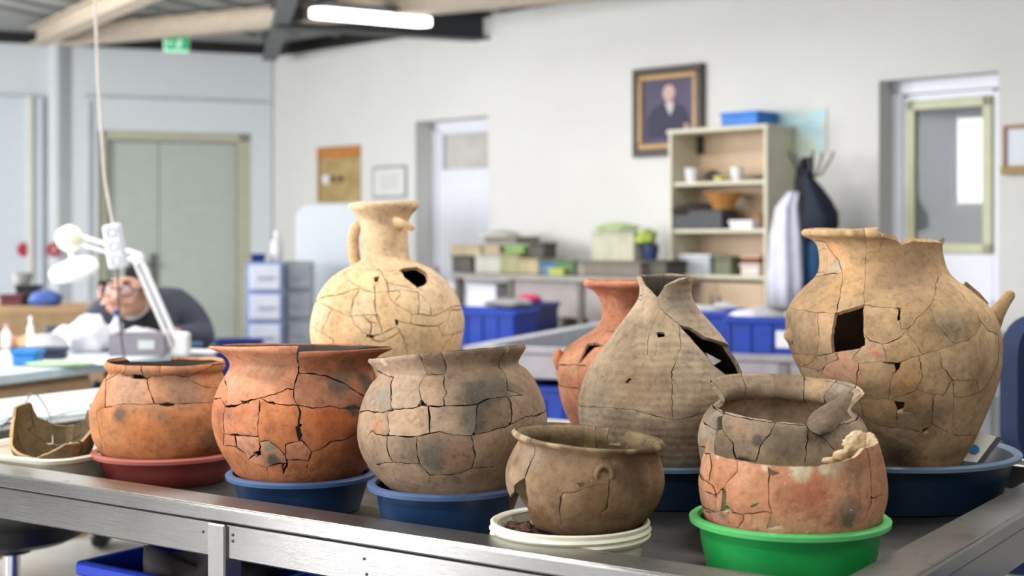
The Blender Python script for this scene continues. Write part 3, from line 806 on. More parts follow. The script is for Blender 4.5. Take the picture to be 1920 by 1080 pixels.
# 2 orange pot, thickly cracked, in the blue basin
Y = 2.79; b0 = by(Y)
p = Pot('cooking_pot', 'orange globular pot with wide black cracks and broken flaring rim', 'pot', Y, (560, b0), [(2, 0), (60, 0), (78, 6), (104, b0 - 905), (126, b0 - 876), (148, b0 - 840), (160, b0 - 805), (163, b0 - 778), (160, b0 - 750), (151, b0 - 722), (141, b0 - 702), (135, b0 - 688), (137, b0 - 677), (148, b0 - 666), (163, b0 - 659), (172, b0 - 655), (173, b0 - 651), (169, b0 - 649)], roll=-.5, pitch=-3.2, crop=(390, 630, .25), seed=5)
p.mod = lambda ct, cv, T, V: np.stack([0 * T, 0 * T, -.011 * np.clip(1 - T / .95, 0, 1) * np.clip((V - .78) / .22, 0, 1)], -1) if (ct > 0 and cv > .6) else np.zeros((len(T), 3))
p.crack([(680, 95), (670, 140), (682, 260), (658, 345), (640, 400), (645, 480), (670, 520), (690, 560), (682, 640), (668, 700), (700, 780), (750, 830), (775, 875)],
        [(682, 265), (780, 275), (900, 295), (1000, 345), (1110, 410), (1180, 455)], [(60, 470), (95, 465), (130, 530), (210, 525), (260, 495), (390, 465), (430, 460), (520, 425), (590, 395), (640, 400)],
        [(130, 530), (150, 445), (142, 380), (130, 300), (125, 170)], [(390, 465), (388, 560), (375, 640), (375, 740), (395, 830), (380, 880), (340, 890)],
        [(400, 468), (450, 495), (550, 515), (670, 522), (730, 530), (780, 540), (900, 525), (1030, 545), (1160, 535), (1185, 465)], [(1182, 455), (1235, 360), (1250, 280), (1200, 190)],
        [(130, 530), (110, 600), (118, 720), (112, 815)], [(113, 735), (200, 742), (280, 750), (375, 757)], [(112, 818), (210, 830), (270, 875), (300, 930), (360, 960), (440, 985), (450, 1050)],
        [(398, 792), (455, 785), (520, 830), (575, 885), (585, 812), (680, 792), (700, 780)], [(575, 880), (590, 960), (560, 1040)], [(775, 875), (850, 850), (920, 795), (1040, 772), (1180, 690)],
        [(300, 930), (345, 895)], [(440, 985), (520, 960), (588, 955)], [(200, 742), (215, 830)], [(775, 875), (755, 950), (740, 1040)], [(588, 935), (690, 932), (757, 940)])
p.hole([(660, 680), (684, 676), (704, 745), (690, 795), (672, 750)], [(1015, 533), (1100, 528), (1145, 543), (1062, 556)], [(245, 486), (300, 492), (258, 504)], [(340, 868), (392, 858), (402, 898), (362, 912)], [(445, 488), (490, 492), (495, 508), (462, 503)])
m = p.clay((154, 94, 60), (184, 112, 70), (198, 128, 84), [(640, 720, 34, (112, 92, 76), .95), (690, 720, 30, (96, 80, 66), .9), (650, 690, 26, (120, 92, 70), .7), (455, 700, 30, (178, 124, 88), .7), (500, 690, 40, (168, 120, 88), .7), (665, 770, 14, (74, 66, 58), .8), (512, 862, 17, (84, 76, 62), .95), (505, 838, 14, (128, 116, 94), .9), (620, 795, 40, (182, 92, 50), .6), (660, 830, 30, (150, 84, 52), .6)], speck=.2, seed=2)
so = p.sherds(m, gap=.0014, lift=.0009)
p.tint(so, (640, 720, (.95, .98, 1.0)), (690, 705, (.9, .95, 1.0)), (490, 700, (.88, .92, .98)), (500, 850, (.6, .62, .62)), (525, 835, (.78, .86, .9)))
# 3 grey-brown pot
Y = 2.58; b0 = by(Y)
p = Pot('cooking_pot', 'grey-brown mended pot leaning left, straight flaring rim, in the blue basin', 'pot', Y, (866, b0), [(2, 0), (70, 0), (92, 8), (124, b0 - 914), (150, b0 - 880), (170, b0 - 845), (178, b0 - 815), (178, b0 - 790), (172, b0 - 760), (160, b0 - 730), (146, b0 - 708), (133, b0 - 697), (131, b0 - 690), (137, b0 - 680), (146, b0 - 668), (150, b0 - 663), (147, b0 - 660)], roll=5.2, pitch=-5, crop=(670, 640, .2593), seed=8)
p.crack([(465, 130), (490, 200), (505, 240), (630, 240), (640, 190), (622, 110)], [(505, 240), (460, 290), (450, 340), (455, 400), (470, 465)], [(622, 240), (630, 330), (650, 370), (627, 410), (630, 465)],
        [(75, 500), (180, 515), (240, 490), (400, 480), (470, 465), (560, 468), (700, 465), (870, 455), (940, 415), (1080, 395), (1200, 385)], [(262, 260), (247, 380), (245, 490)], [(262, 260), (215, 250), (150, 215)],
        [(235, 495), (215, 545), (225, 590), (235, 650), (210, 690)], [(515, 468), (520, 580), (522, 665)], [(70, 690), (100, 640), (140, 675), (220, 682), (400, 690), (440, 685), (520, 665), (590, 655), (700, 680), (820, 682), (960, 655), (1100, 610), (1220, 540), (1290, 535)],
        [(865, 458), (852, 560), (850, 675)], [(1080, 395), (1110, 450), (1112, 600)], [(213, 690), (217, 800), (255, 875), (450, 885), (432, 780), (425, 690)], [(450, 885), (520, 970), (730, 960), (830, 920), (850, 830), (822, 682)], [(255, 875), (130, 890)], [(520, 970), (520, 1030)], [(730, 960), (730, 1020)], [(830, 920), (1000, 905)], [(1080, 395), (1075, 250), (1075, 60)])
p.hole([(452, 428), (470, 422), (492, 463), (455, 465)], [(228, 492), (256, 480), (262, 500), (220, 517)], [(95, 640), (104, 640), (104, 655), (96, 655)])
m = p.clay((118, 98, 80), (144, 120, 98), (160, 132, 106), [(890, 735, 40, (78, 72, 64), .95), (930, 720, 36, (88, 80, 68), .8), (890, 790, 30, (92, 84, 74), .8), (810, 855, 34, (98, 90, 82), .9), (990, 700, 34, (156, 118, 86), .7), (705, 800, 22, (168, 118, 84), .7), (720, 740, 24, (128, 118, 108), .8), (860, 860, 30, (142, 104, 78), .6), (740, 700, 40, (160, 128, 104), .7), (720, 680, 8, (206, 196, 180), .5), (950, 655, 8, (206, 194, 172), .5), (780, 800, 26, (162, 132, 106), .6)], speck=.35, seed=3)  # small pale lip patches: worn edge with its highlight painted in
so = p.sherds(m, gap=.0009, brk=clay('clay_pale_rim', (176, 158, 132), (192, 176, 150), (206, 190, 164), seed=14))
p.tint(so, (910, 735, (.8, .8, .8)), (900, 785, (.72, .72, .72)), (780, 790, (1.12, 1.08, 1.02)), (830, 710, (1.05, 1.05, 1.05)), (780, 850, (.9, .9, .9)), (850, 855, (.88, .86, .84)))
# 4 small brown pot in the cream tub
Y = 2.36; z4 = ZT + th_ - .0165; b0 = by(Y, z4)
p = Pot('small_pot', 'small brown pot with a gaping triangular hole in the cream tub', 'pot', Y, (1090, b0), [(2, 0), (72, 0), (92, 3), (118, b0 - 962), (138, b0 - 935), (147, b0 - 905), (146, b0 - 880), (138, b0 - 855), (131, b0 - 840), (129, b0 - 833), (133, b0 - 827), (141, b0 - 823), (143, b0 - 818), (138, b0 - 815)], roll=-4.4, pitch=1, crop=(930, 780, .2408), seed=11, thick=.006)
p.crack([(285, 165), (300, 240), (300, 300), (262, 380), (228, 470)], [(505, 640), (500, 760), (510, 860)], [(890, 480), (872, 620), (862, 720), (800, 765)], [(505, 640), (530, 595), (620, 590), (700, 560), (760, 540), (885, 520)], [(672, 195), (680, 245)],
        [('t', 168, .8), ('t', 170, .9), ('t', 172, 1)])
p.hole([(225, 478), (140, 548), (140, 590), (95, 645), ('t', -112, p.gV[p.find(70, 640)] / p.L), ('t', -112, .33), ('t', -60, .33), (285, 880), (262, 770), (245, 640), (230, 560)], [(635, 522), (680, 518), (692, 542), (655, 556)], [('t', 136, 1.05), ('t', 146, .87), ('t', 158, .86), ('t', 161, 1.05)])
m = p.clay((108, 86, 64), (132, 106, 80), (152, 124, 96), [(1000, 860, 26, (142, 122, 102), .7), (1010, 975, 40, (124, 90, 54), .7), (1130, 950, 50, (110, 82, 52), .7), (1180, 890, 40, (82, 64, 48), .8), (960, 900, 22, (150, 122, 94), .7), (1060, 850, 40, (112, 92, 76), .6), (1190, 850, 30, (92, 66, 48), .6), (965, 810, 14, (176, 156, 124), .8), (1040, 828, 16, (176, 150, 116), .7), (1130, 836, 14, (150, 126, 98), .7), (('t', -150, .985), 13, (176, 156, 122), .75), (('t', -120, .985), 13, (176, 156, 122), .75), (('t', -90, .985), 13, (176, 156, 122), .75), (('t', -60, .985), 13, (176, 156, 122), .75), (('t', -30, .985), 13, (176, 156, 122), .75), (('t', 0, .985), 13, (176, 156, 122), .75), (('t', 30, .985), 13, (176, 156, 122), .75), (('t', 60, .985), 13, (176, 156, 122), .75), (('t', 95, .985), 13, (176, 156, 122), .75), (('t', 125, .985), 13, (176, 156, 122), .75), (('t', 175, .985), 13, (176, 156, 122), .75)], speck=.25, seed=4)
cr4 = clay('clay_pale_inside', (104, 86, 62), (122, 102, 74), (138, 118, 88), seed=12)
p.sherds(m, gap=.0008, inner=cr4, brk=cr4)
i = p.find(840, 455); c = Vector(p.gP[i]); th0 = p.gT[i]
n = Vector((math.sin(th0), -math.cos(th0), .05)); u = Vector((math.cos(th0), math.sin(th0), 0)); w = Vector((0, 0, 1))
MB().tube([c + u * (.0125 * math.cos(a)) + w * (.014 * math.sin(a)) + n * .002 for a in [R(-30 + 240 * k / 14) for k in range(15)]], .0042, 8, [.5] + [1] * 13 + [.5]).build('lug_scar', m, p.root, True)
# 5 grey pot behind the bowl, tall flaring collar half broken away
Y = 2.60; b0 = by(Y, ZT)
p = Pot('collared_pot', 'grey pot with tall broken flaring collar standing behind the orange bowl', 'pot', Y, (1457, b0), [(2, 0), (70, 0), (88, 6), (122, b0 - 930), (144, b0 - 885), (156, b0 - 840), (157, b0 - 815), (150, b0 - 788), (136, b0 - 768), (124, b0 - 759), (119, b0 - 754), (122, b0 - 747), (131, b0 - 737), (139, b0 - 729), (143, b0 - 723), (140, b0 - 721)], roll=-2.6, pitch=4.5, crop=(1290, 690, .287), seed=14)
p.crack([(237, 235), (228, 310), (190, 405), (172, 470), (180, 545)], [(222, 400), (290, 480), (310, 590)], [(570, 352), (540, 420), (480, 500), (440, 610)], [(570, 350), (650, 345), (745, 330)], [(430, 240), (480, 300), (570, 350)], [(745, 320), (790, 400), (775, 500), (760, 630)], [(790, 400), (880, 460), (960, 540)], [(190, 405), (225, 400)], [(60, 510), (120, 520), (175, 500)],
        [('t', -152, 1), ('t', -150, .9), ('t', -153, .8)], [('t', 155, 1), ('t', 151, .9), ('t', 150, .8)], [('t', 126, 1), ('t', 131, .8)],
        [('t', -100, .845), ('t', -60, .84), ('t', 0, .845), ('t', 70, .84), ('t', 110, .85), ('t', 150, .84), ('t', 180, .845)], [('t', -180, .845), ('t', -140, .84), ('t', -100, .845)])
p.hole([(193, 318), (222, 314), (224, 400), (190, 402)], [(553, 343), (582, 343), (572, 368)], [('t', -96, 1.05), ('t', -88, .85), ('t', -40, .856), ('t', 20, .856), ('t', 72, .86), ('t', 84, 1.05)], [(232, 232), (248, 232), (236, 300), (226, 300)])
m = p.clay((126, 108, 88), (154, 132, 108), (170, 146, 120), [(1390, 790, 34, (158, 128, 102), .8), (1340, 790, 26, (150, 138, 122), .8), (1470, 830, 40, (112, 100, 84), .8), (1420, 825, 12, (78, 72, 62), .8), (1330, 830, 18, (138, 134, 124), .8), (1530, 810, 30, (96, 84, 68), .7), (('t', 141, .93), 26, (190, 158, 118), .8), (('t', 120, .96), 20, (176, 162, 138), .7)], speck=.25, seed=5)
p.sherds(m, gap=.0009, inner=m, brk=clay('clay_pale_edge', (156, 138, 112), (172, 154, 126), (186, 168, 138), seed=4))
mg = clay('clay_collar_flap', (92, 76, 58), (108, 90, 70), (124, 104, 82), seed=9, vary=.05)
strip_piece(p, [(930, 238), (880, 268), (832, 298), (800, 340), (788, 385), (806, 414)], [(1086, 166), (1062, 230), (1036, 290), (1008, 345), (950, 405), (866, 440)], -.085, -.168, .008, mg, .010)
# 6 orange bowl in the green basin
_PE = bpy.data.materials['clay_pale_edge']
Y = 2.27; b0 = by(Y)
p = Pot('bowl', 'broken orange bowl with jagged top in the bright green basin', 'bowl', Y, (1483, b0), [(2, 0), (90, 0), (112, 8), (145, b0 - 1005), (163, b0 - 965), (172, b0 - 925), (172, b0 - 900), (168, b0 - 872), (163, b0 - 850), (158, b0 - 832), (153, b0 - 816)], roll=-.6, pitch=2, crop=(1290, 690, .287), seed=17, thick=.009)
p.crack([(322, 600), (322, 670), (280, 715), (235, 770), (225, 800)], [(120, 740), (160, 770), (180, 830), (190, 945)], [(140, 945), (215, 935), (280, 938), (350, 960), (450, 945), (520, 940), (548, 955)], [(525, 640), (530, 700), (525, 790), (532, 900), (548, 955)], [(408, 912), (440, 895), (470, 880)], [(355, 960), (360, 995), (320, 1045)], [(1190, 600), (1200, 760), (1200, 880), (1165, 980), (1120, 1040)], [(1200, 850), (1285, 822)], [(262, 945), (266, 1030)], [(235, 780), (180, 830)], [(140, 560), (150, 640), (135, 740)])
p.hole([(222, 788), (244, 800), (250, 895), (282, 936), (213, 938), (222, 880)], [(546, 955), (575, 1000), (610, 1050), (510, 1050)], [(518, 648), (550, 668), (606, 688), (545, 702), (525, 690)], [(168, 825), (186, 820), (184, 850), (172, 850)], [(405, 905), (445, 885), (450, 893), (412, 916)],
       [('t', -180, 1.05), ('t', -180, .5), ('t', -130, .55), ('t', -104, .8), ('t', -98, 1.05)], [('t', 180, 1.05), ('t', 180, .5), ('t', 140, .56), ('t', 124, .8), ('t', 112, 1.05)],
       [(70, 300), (70, 440), (96, 500), (130, 552), (200, 572), (320, 602), (520, 630), (640, 640), (860, 634), (1000, 610), (1090, 582), (1135, 545), (1150, 500), (1155, 300)])
m = p.clay((158, 104, 70), (178, 120, 84), (192, 140, 104), [(1520, 920, 42, (160, 92, 58), .8), (1480, 940, 30, (150, 92, 62), .6), (1500, 880, 24, (200, 184, 154), .85), (1560, 872, 30, (182, 164, 134), .7), (1590, 960, 34, (132, 112, 88), .8), (1590, 975, 16, (84, 86, 66), .8), (1435, 876, 9, (206, 188, 154), .7), (1545, 880, 12, (206, 190, 158), .8), (1345, 855, 8, (206, 186, 152), .7), (1600, 890, 34, (138, 108, 82), .6), (1360, 870, 30, (186, 134, 104), .5), (1350, 970, 24, (160, 120, 108), .5)], speck=.8, bump=.6, seed=6)
p.sherds(m, gap=.0009, lift=.0008, inner=clay('clay_bowl_inside', (150, 122, 92), (172, 142, 108), (190, 160, 124), seed=5), brk=_PE)
mw = clay('clay_rough_break', (164, 136, 100), (190, 164, 126), (212, 190, 152), bump=.8, seed=3, vary=.04, speck=0)
def lump(nm, q, d, sd, m_, par, rg=.42):
    return MB().blob(q, d, sd, rg, 2, False, 1.7).build(nm, m_, par, 0)
MB().blob(p.pt(1105, 492, .012), (.0225, .016, .0185), 2, .3, 4, False, 2.2).blob(p.pt(1192, 492, .0), (.008, .016, .0165), 7, .3, 4, False, 2.2).build('rim_lump', mw, p.root, 2); MB().blob(p.pt(1010, 572, .05), (.017, .013, .010), 5, .3, 2, False).blob(p.pt(945, 606, .06), (.02, .012, .007), 8, .3, 2, False).build('rim_lump', mw, p.root, 2)
# 7 tall tan jar with a square hole
Y = 2.86; b0 = by(Y)
def jr(*q): return [(2, 0)] + [(r, b0 - y) for r, y in q]
p = Pot('storage_jar', 'tall tan jar with a square hole, broken neck and one handle stub', 'jar', Y, (1720, b0), jr((60, b0 - .1), (72, 925), (93, 868), (122, 820), (148, 769), (180, 700), (192, 655), (194, 620), (184, 580), (154, 546), (126, 521), (115, 500), (113, 470), (117, 455), (127, 448), (139, 443), (141, 438), (140, 433), (134, 429)), lean=-.152, crop=(1470, 420, .4259), seed=21, thick=.009, h=.0088)
p.crack([(180, 80), (200, 115), (240, 165), (258, 215), (200, 220), (130, 230)], [(258, 215), (250, 300), (232, 390)], [(185, 110), (180, 215)], [(357, 55), (357, 200), (355, 352)], [(40, 370), (150, 392), (230, 392)], [(150, 394), (155, 500), (147, 580)], [(215, 566), (150, 580), (120, 612), (60, 650)],
        [(355, 354), (430, 365), (508, 370), (506, 420), (512, 460), (545, 465)], [(356, 490), (380, 515), (430, 528), (500, 505), (545, 465), (600, 400), (650, 350), (665, 270), (680, 222)], [(432, 528), (445, 560), (450, 605)],
        [(330, 610), (430, 605), (500, 610), (610, 575), (740, 535), (775, 520)], [(640, 362), (670, 440), (720, 500), (745, 525), (800, 515), (850, 480), (865, 430), (800, 330), (770, 290)], [(865, 430), (900, 470), (945, 492)], [(560, 500), (612, 572)],
        [(120, 635), (165, 655), (185, 618), (240, 590)], [(330, 612), (320, 680), (310, 740), (330, 770), (460, 775), (540, 750), (580, 735), (700, 755), (740, 690), (690, 620), (680, 558)], [(492, 655), (470, 700), (460, 775)], [(600, 580), (605, 680), (580, 735)], [(745, 690), (750, 760), (742, 850), (740, 930)], [(850, 690), (860, 740), (800, 760), (750, 760)], [(945, 495), (945, 600), (900, 700), (860, 740)],
        [(330, 770), (350, 850), (420, 890), (500, 900), (500, 820), (485, 780)], [(500, 900), (605, 918), (650, 880), (660, 760)], [(650, 880), (740, 930), (830, 930)], [(605, 918), (540, 1000), (500, 1055)], [(560, 830), (612, 890)], [(340, 545), (300, 600), (330, 612)], [(690, 620), (745, 690), (850, 690)], [(470, 30), (420, 120), (357, 130)], [(355, 500), (340, 545)])
p.hole([(230, 392), (352, 352), (354, 535), (330, 548), (215, 566)], [(428, 607), (514, 611), (507, 640), (490, 657), (488, 622)], [(494, 366), (516, 372), (511, 420), (501, 426), (503, 382)], [(605, 908), (632, 898), (642, 914), (616, 926)], [(485, 780), (527, 783), (526, 820), (502, 830)], [(128, 634), (165, 650), (178, 624), (170, 655), (150, 652)],
       [(412, -30), (415, 28), (430, 55), (500, 75), (515, 95), (570, 75), (600, 80), (700, 88), (790, 70), (800, -30)], [('t', 60, 1.05), ('t', 70, .9), ('t', 110, .87), ('t', 160, .9), ('t', 180, .93), ('t', 180, 1.05)], [('t', 70, .8), ('t', 80, .72), ('t', 110, .74), ('t', 112, .82), ('t', 90, .86)])
m = p.clay((158, 128, 92), (182, 149, 110), (198, 164, 122), [(1545, 438, 10, (214, 178, 132), .8), (1590, 438, 10, (214, 178, 132), .8), (1630, 437, 10, (210, 172, 126), .7), (1560, 470, 30, (204, 154, 102), .8), (1590, 520, 46, (204, 160, 112), .7), (1570, 500, 14, (178, 164, 140), .8), (1700, 520, 60, (168, 136, 108), .7), (1790, 600, 40, (160, 142, 112), .8), (1590, 690, 34, (196, 140, 106), .8), (1560, 705, 24, (186, 130, 104), .7), (1640, 660, 14, (206, 134, 92), .8), (1700, 720, 50, (164, 124, 84), .7), (1710, 800, 50, (132, 104, 76), .8), (1760, 780, 40, (140, 112, 84), .7), (1540, 600, 40, (204, 160, 116), .6), (1690, 850, 40, (112, 88, 62), .7), (1840, 720, 40, (150, 116, 80), .6)], speck=.2, seed=7, vary=.1, scale=5)
p.sherds(m, gap=.0006, jit=.0016, dirt=DIRT, inner=mat('jar_inside', (88, 70, 50), .95, var=.25, scale=14))  # inside darker than the clay, painting in the shade of the hollow
MB().tube([p.pt(890, 490, .0), p.pt(912, 440), p.pt(938, 392), p.pt(970, 345), p.pt(996, 310), p.pt(1006, 298)], .0145, 12, [(1.5, 1.5), (1.35, 1.4), (1.05, 1.1), (.8, .85), (.7, .75), (.4, .4)]).build('handle_stub', m, p.root, True)
MB().lathe([(.017, 0), (.014, .008), (.008, .014), (.002, .017)], 14, M=Matrix.Translation(Vector(p.local(28, 490)) + Vector((.004, 0, 0))) @ Matrix.Rotation(R(-82), 4, 'Y'), cap1=True).build('knob', m, p.root, True)
shard_piece(p, [(770, 300), (808, 254), (870, 305), (905, 348), (892, 410), (880, 440), (830, 380)], Y + .03, .009, m, -.01)
# 8 grey narrow-necked jar
Y = 2.88; b0 = by(Y)
p = Pot('grey_jar', 'grey narrow-necked jar with a long dark break in its shoulder', 'jar', Y, (1249, b0), [(2, 0), (55, 0), (72, 8), (110, b0 - 890), (142, b0 - 845), (158, b0 - 805), (163, b0 - 770), (160, b0 - 738), (147, b0 - 697), (128, b0 - 665), (106, b0 - 634), (84, b0 - 605), (66, b0 - 582), (55, b0 - 566), (50, b0 - 552), (50, b0 - 538), (54, b0 - 526), (57, b0 - 518), (54, b0 - 516)], crop=(1030, 500, .352), seed=25, thick=.008)
p.crack([(575, 158), (590, 215), (640, 265), (692, 305)], [(590, 215), (560, 290), (530, 350), (520, 480)], [(410, 610), (440, 598), (475, 600)], [(500, 150), (490, 180)], [(690, 305), (700, 420), (650, 560), (655, 820)], [(160, 745), (300, 748), (450, 760), (655, 820)], [(655, 820), (760, 800), (870, 760)])
p.hole([(470, 20), (486, 95), (530, 132), (575, 160), (612, 108), (700, 72), (742, 55), (735, 20)], [(690, 305), (760, 330), (840, 376), (920, 402), (985, 402), ('t', 99, p.gV[p.find(985, 392)] / p.L), ('t', 99, p.gV[p.find(1085, 575)] / p.L), (1050, 580), (940, 572), (870, 520), (832, 470), (780, 410), (745, 368)], [(572, 352), (612, 347), (614, 368), (580, 374)], [(405, 612), (425, 592), (432, 600), (412, 620)])
p.hole([(835, 438), (870, 460), (930, 490), (875, 516), (848, 492)], back=True)
m = p.clay((138, 118, 96), (166, 144, 118), (184, 160, 132), [(1200, 720, 46, (152, 124, 98), .7), (1260, 700, 40, (150, 128, 104), .6), (1120, 740, 40, (134, 122, 104), .7), (1280, 570, 30, (116, 106, 92), .7), (1220, 830, 50, (106, 84, 64), .7), (1300, 800, 50, (104, 84, 64), .7), (1160, 800, 40, (112, 90, 68), .5)], speck=.4, seed=8, ridge=22, bump=.22, vary=.05)
p.sherds(m, gap=.0006, inner=mat('grey_jar_inside', (66, 57, 46), .95, var=.25, scale=14))  # dark inside tone paints in the shade behind the break
# 9 red pitcher behind it
Y = 3.32; b0 = by(Y, ZT)
p = Pot('pitcher', 'red-orange pitcher with flaring mouth half hidden behind the grey jar', 'pitcher', Y, (1172, b0), [(2, 0), (58, 0), (70, 6), (98, b0 - 805), (118, b0 - 760), (127, b0 - 715), (130, b0 - 690), (126, b0 - 672), (108, b0 - 652), (82, b0 - 634), (58, b0 - 618), (47, b0 - 604), (42, b0 - 590), (43, b0 - 573), (50, b0 - 555), (61, b0 - 543), (72, b0 - 537), (76, b0 - 533), (75, b0 - 528), (70, b0 - 525)], crop=(1030, 500, .352), seed=31)
p.crack([(335, 300), (300, 345), (250, 400), (205, 412)], [(50, 528), (120, 522), (200, 530)], [(160, 520), (158, 600), (165, 720)], [(70, 640), (165, 650)], [(300, 345), (350, 350)])
p.hole([(205, 410), (250, 404), (290, 420), (242, 430), (192, 480), (160, 522), (180, 458)])
m = p.clay((166, 100, 64), (188, 118, 76), (200, 134, 90), [(1130, 545, 30, (170, 84, 54), .8), (1180, 560, 30, (140, 78, 56), .7), (1075, 680, 30, (200, 142, 98), .7), (1070, 770, 30, (150, 96, 66), .5)], seed=9)
p.sherds(m, gap=.0009)
MB().blob(Vector(p.local(40, 520)) + Vector((.004, -.006, .012)), (.013, .012, .026), 3, .2, 2, False).build('handle_stub', m, p.root, True)
# 10 buff amphora
Y = 3.5; b0 = by(Y, ZT)
p = Pot('amphora', 'buff round-bodied amphora with tall neck, one loop handle and a black hole', 'amphora', Y, (733, b0), [(2, 0), (40, 0), (52, 2), (56, 10), (54, 20), (62, 34), (92, b0 - 772), (120, b0 - 715), (138, b0 - 660), (145, b0 - 618), (143, b0 - 592), (134, b0 - 562), (117, b0 - 534), (93, b0 - 511), (66, b0 - 497), (48, b0 - 488), (44, b0 - 478), (43, b0 - 455), (43.5, b0 - 425), (46, b0 - 412), (54, b0 - 400), (63, b0 - 391), (66, b0 - 386), (66, b0 - 380), (62, b0 - 378)], roll=1.6, crop=(570, 370, .287), seed=37, thick=.009, h=.0095)
p.crack([(70, 690), (140, 650), (240, 630), (345, 593)], [(270, 515), (320, 565), (400, 605), (460, 622), (560, 610), (640, 605), (735, 620)], [(460, 545), (460, 622), (465, 700), (475, 790), (490, 825)], [(100, 690), (130, 700), (220, 745), (300, 775), (390, 765), (480, 765)], [(360, 600), (320, 680), (305, 760), (320, 820), (380, 875), (440, 910), (510, 890), (605, 850), (605, 808)],
        [(550, 640), (590, 690), (650, 730), (705, 760), (700, 820), (605, 808)], [(700, 820), (800, 840), (875, 840), (940, 800), (960, 740)], [(745, 620), (747, 760), (850, 775), (970, 715), (1045, 700)], [(770, 640), (820, 700), (832, 772)], [(615, 850), (650, 920), (680, 1030)], [(480, 765), (500, 830), (512, 890)], [(410, 815), (450, 820), (490, 825)], [(440, 910), (460, 935), (520, 940), (600, 900), (630, 880)], [(875, 840), (905, 900), (980, 890), (1045, 870)], [(980, 890), (930, 950), (895, 1010)],
        [(60, 850), (130, 890), (190, 930), (200, 1010)], [(310, 465), (410, 470), (500, 478), (625, 480)], [(430, 410), (500, 478), (545, 560), (735, 600)], [(220, 520), (310, 465)], [(630, 630), (590, 690)], [(380, 770), (440, 830), (432, 908)], [(950, 780), (912, 850), (905, 900)], [(180, 730), (150, 800), (110, 880)], [(550, 640), (545, 560)], [(745, 760), (705, 762)])
p.hole([(618, 475), (650, 462), (740, 450), (800, 488), (814, 530), (790, 566), (740, 588), (700, 552), (660, 522), (645, 492)], [(453, 520), (492, 513), (482, 545), (462, 552)], [(592, 798), (614, 803), (618, 838), (603, 830)], [(425, 900), (455, 900), (452, 918), (430, 915)])
m = p.clay((204, 168, 124), (216, 182, 138), (224, 192, 150), [(625, 620, 44, (216, 160, 112), .8), (640, 560, 40, (214, 168, 118), .5), (800, 620, 60, (190, 162, 116), .5)], speck=.1, seed=10, bump=.18, vary=.04, scale=4)
p.sherds(m, gap=.0009, lift=.0006, dirt=DIRT)
fillm = clay('plaster_fill', (126, 88, 52), (140, 100, 60), (152, 112, 70), vary=0, speck=0)
p.sherds(fillm, gap=0, cracks=False, off=-.0028, thick=.004, name='plaster_core', lift=0)
def lp(x, y, d=(0, 0, 0)):
    """a place on the amphora's middle plane, in pixels of the crop"""
    q = Matrix(p.M.tolist()).transposed() @ (P(570 + x * .287, 370 + y * .287, Y) + Vector(d) - Vector(p.loc.tolist())); return q
MB().tube([lp(395, 172), lp(360, 178), lp(335, 205), lp(322, 255), lp(322, 330), lp(330, 400), lp(345, 440), lp(360, 475)], .0115, 12, [(1, 1.3)] * 8).build('handle', m, p.root, True)
MB().tube([lp(605, 172, (0, -.030, 0)), lp(630, 166, (0, -.052, 0)), lp(655, 172, (0, -.062, 0)), lp(690, 188, (0, -.060, 0)), lp(722, 206, (0, -.055, 0))], .0088, 12, [(1.5, 2.6), (1.2, 2.0), (.85, 1.6), (.8, 1.5), (.75, 1.45)]).build('handle_stub', m, p.root, True)
# 11 broken dark bowl in the tray
Y = 3.15; b0 = by(Y, ZT + .009)
p = Pot('broken_bowl', 'dark brown broken bowl with jagged wall in the cream tray', 'bowl', Y, (103, b0 - 2), [(2, 0), (38, 0), (50, 6), (66, 30), (76, 62), (79, 92), (77, 122)], crop=(0, 660, .3889), seed=41, thick=.007, pitch=9)
p.crack([('t', 180, .45), ('t', 150, .6), ('t', 120, .55)], [('t', -180, .45), ('t', -150, .5), ('t', -120, .7)], [('t', 165, .55), ('t', 160, 1)], [('t', -160, .5), ('t', -165, 1)], [('t', 130, .58), ('t', 128, 1)], [('t', -135, .6), ('t', -130, .9)], [('t', -40, .2), ('t', 0, .5)], [('t', 40, .3), ('t', 60, .6)])
p.hole([('t', -100, 1.05), ('t', -95, .9), ('t', -80, .70), ('t', -40, .6), ('t', -10, .57), ('t', 12, .63), ('t', 34, .72), ('t', 60, .70), ('t', 85, .82), ('t', 100, .9), ('t', 108, 1.05)], [('t', -180, 1.05), ('t', -180, .68), ('t', -165, .7), ('t', -140, .82), ('t', -128, 1.05)], [('t', 180, 1.05), ('t', 180, .68), ('t', 165, .7), ('t', 145, .78), ('t', 138, .9), ('t', 130, .86), ('t', 124, 1.05)])
m = p.clay((96, 82, 58), (120, 102, 72), (138, 118, 84), [(150, 830, 24, (132, 92, 62), .7)], seed=11, vary=.2)
p.sherds(m, gap=.001, inner=m, brk=clay('clay_brown_edge', (160, 132, 96), (180, 150, 108), (196, 168, 124), seed=15))

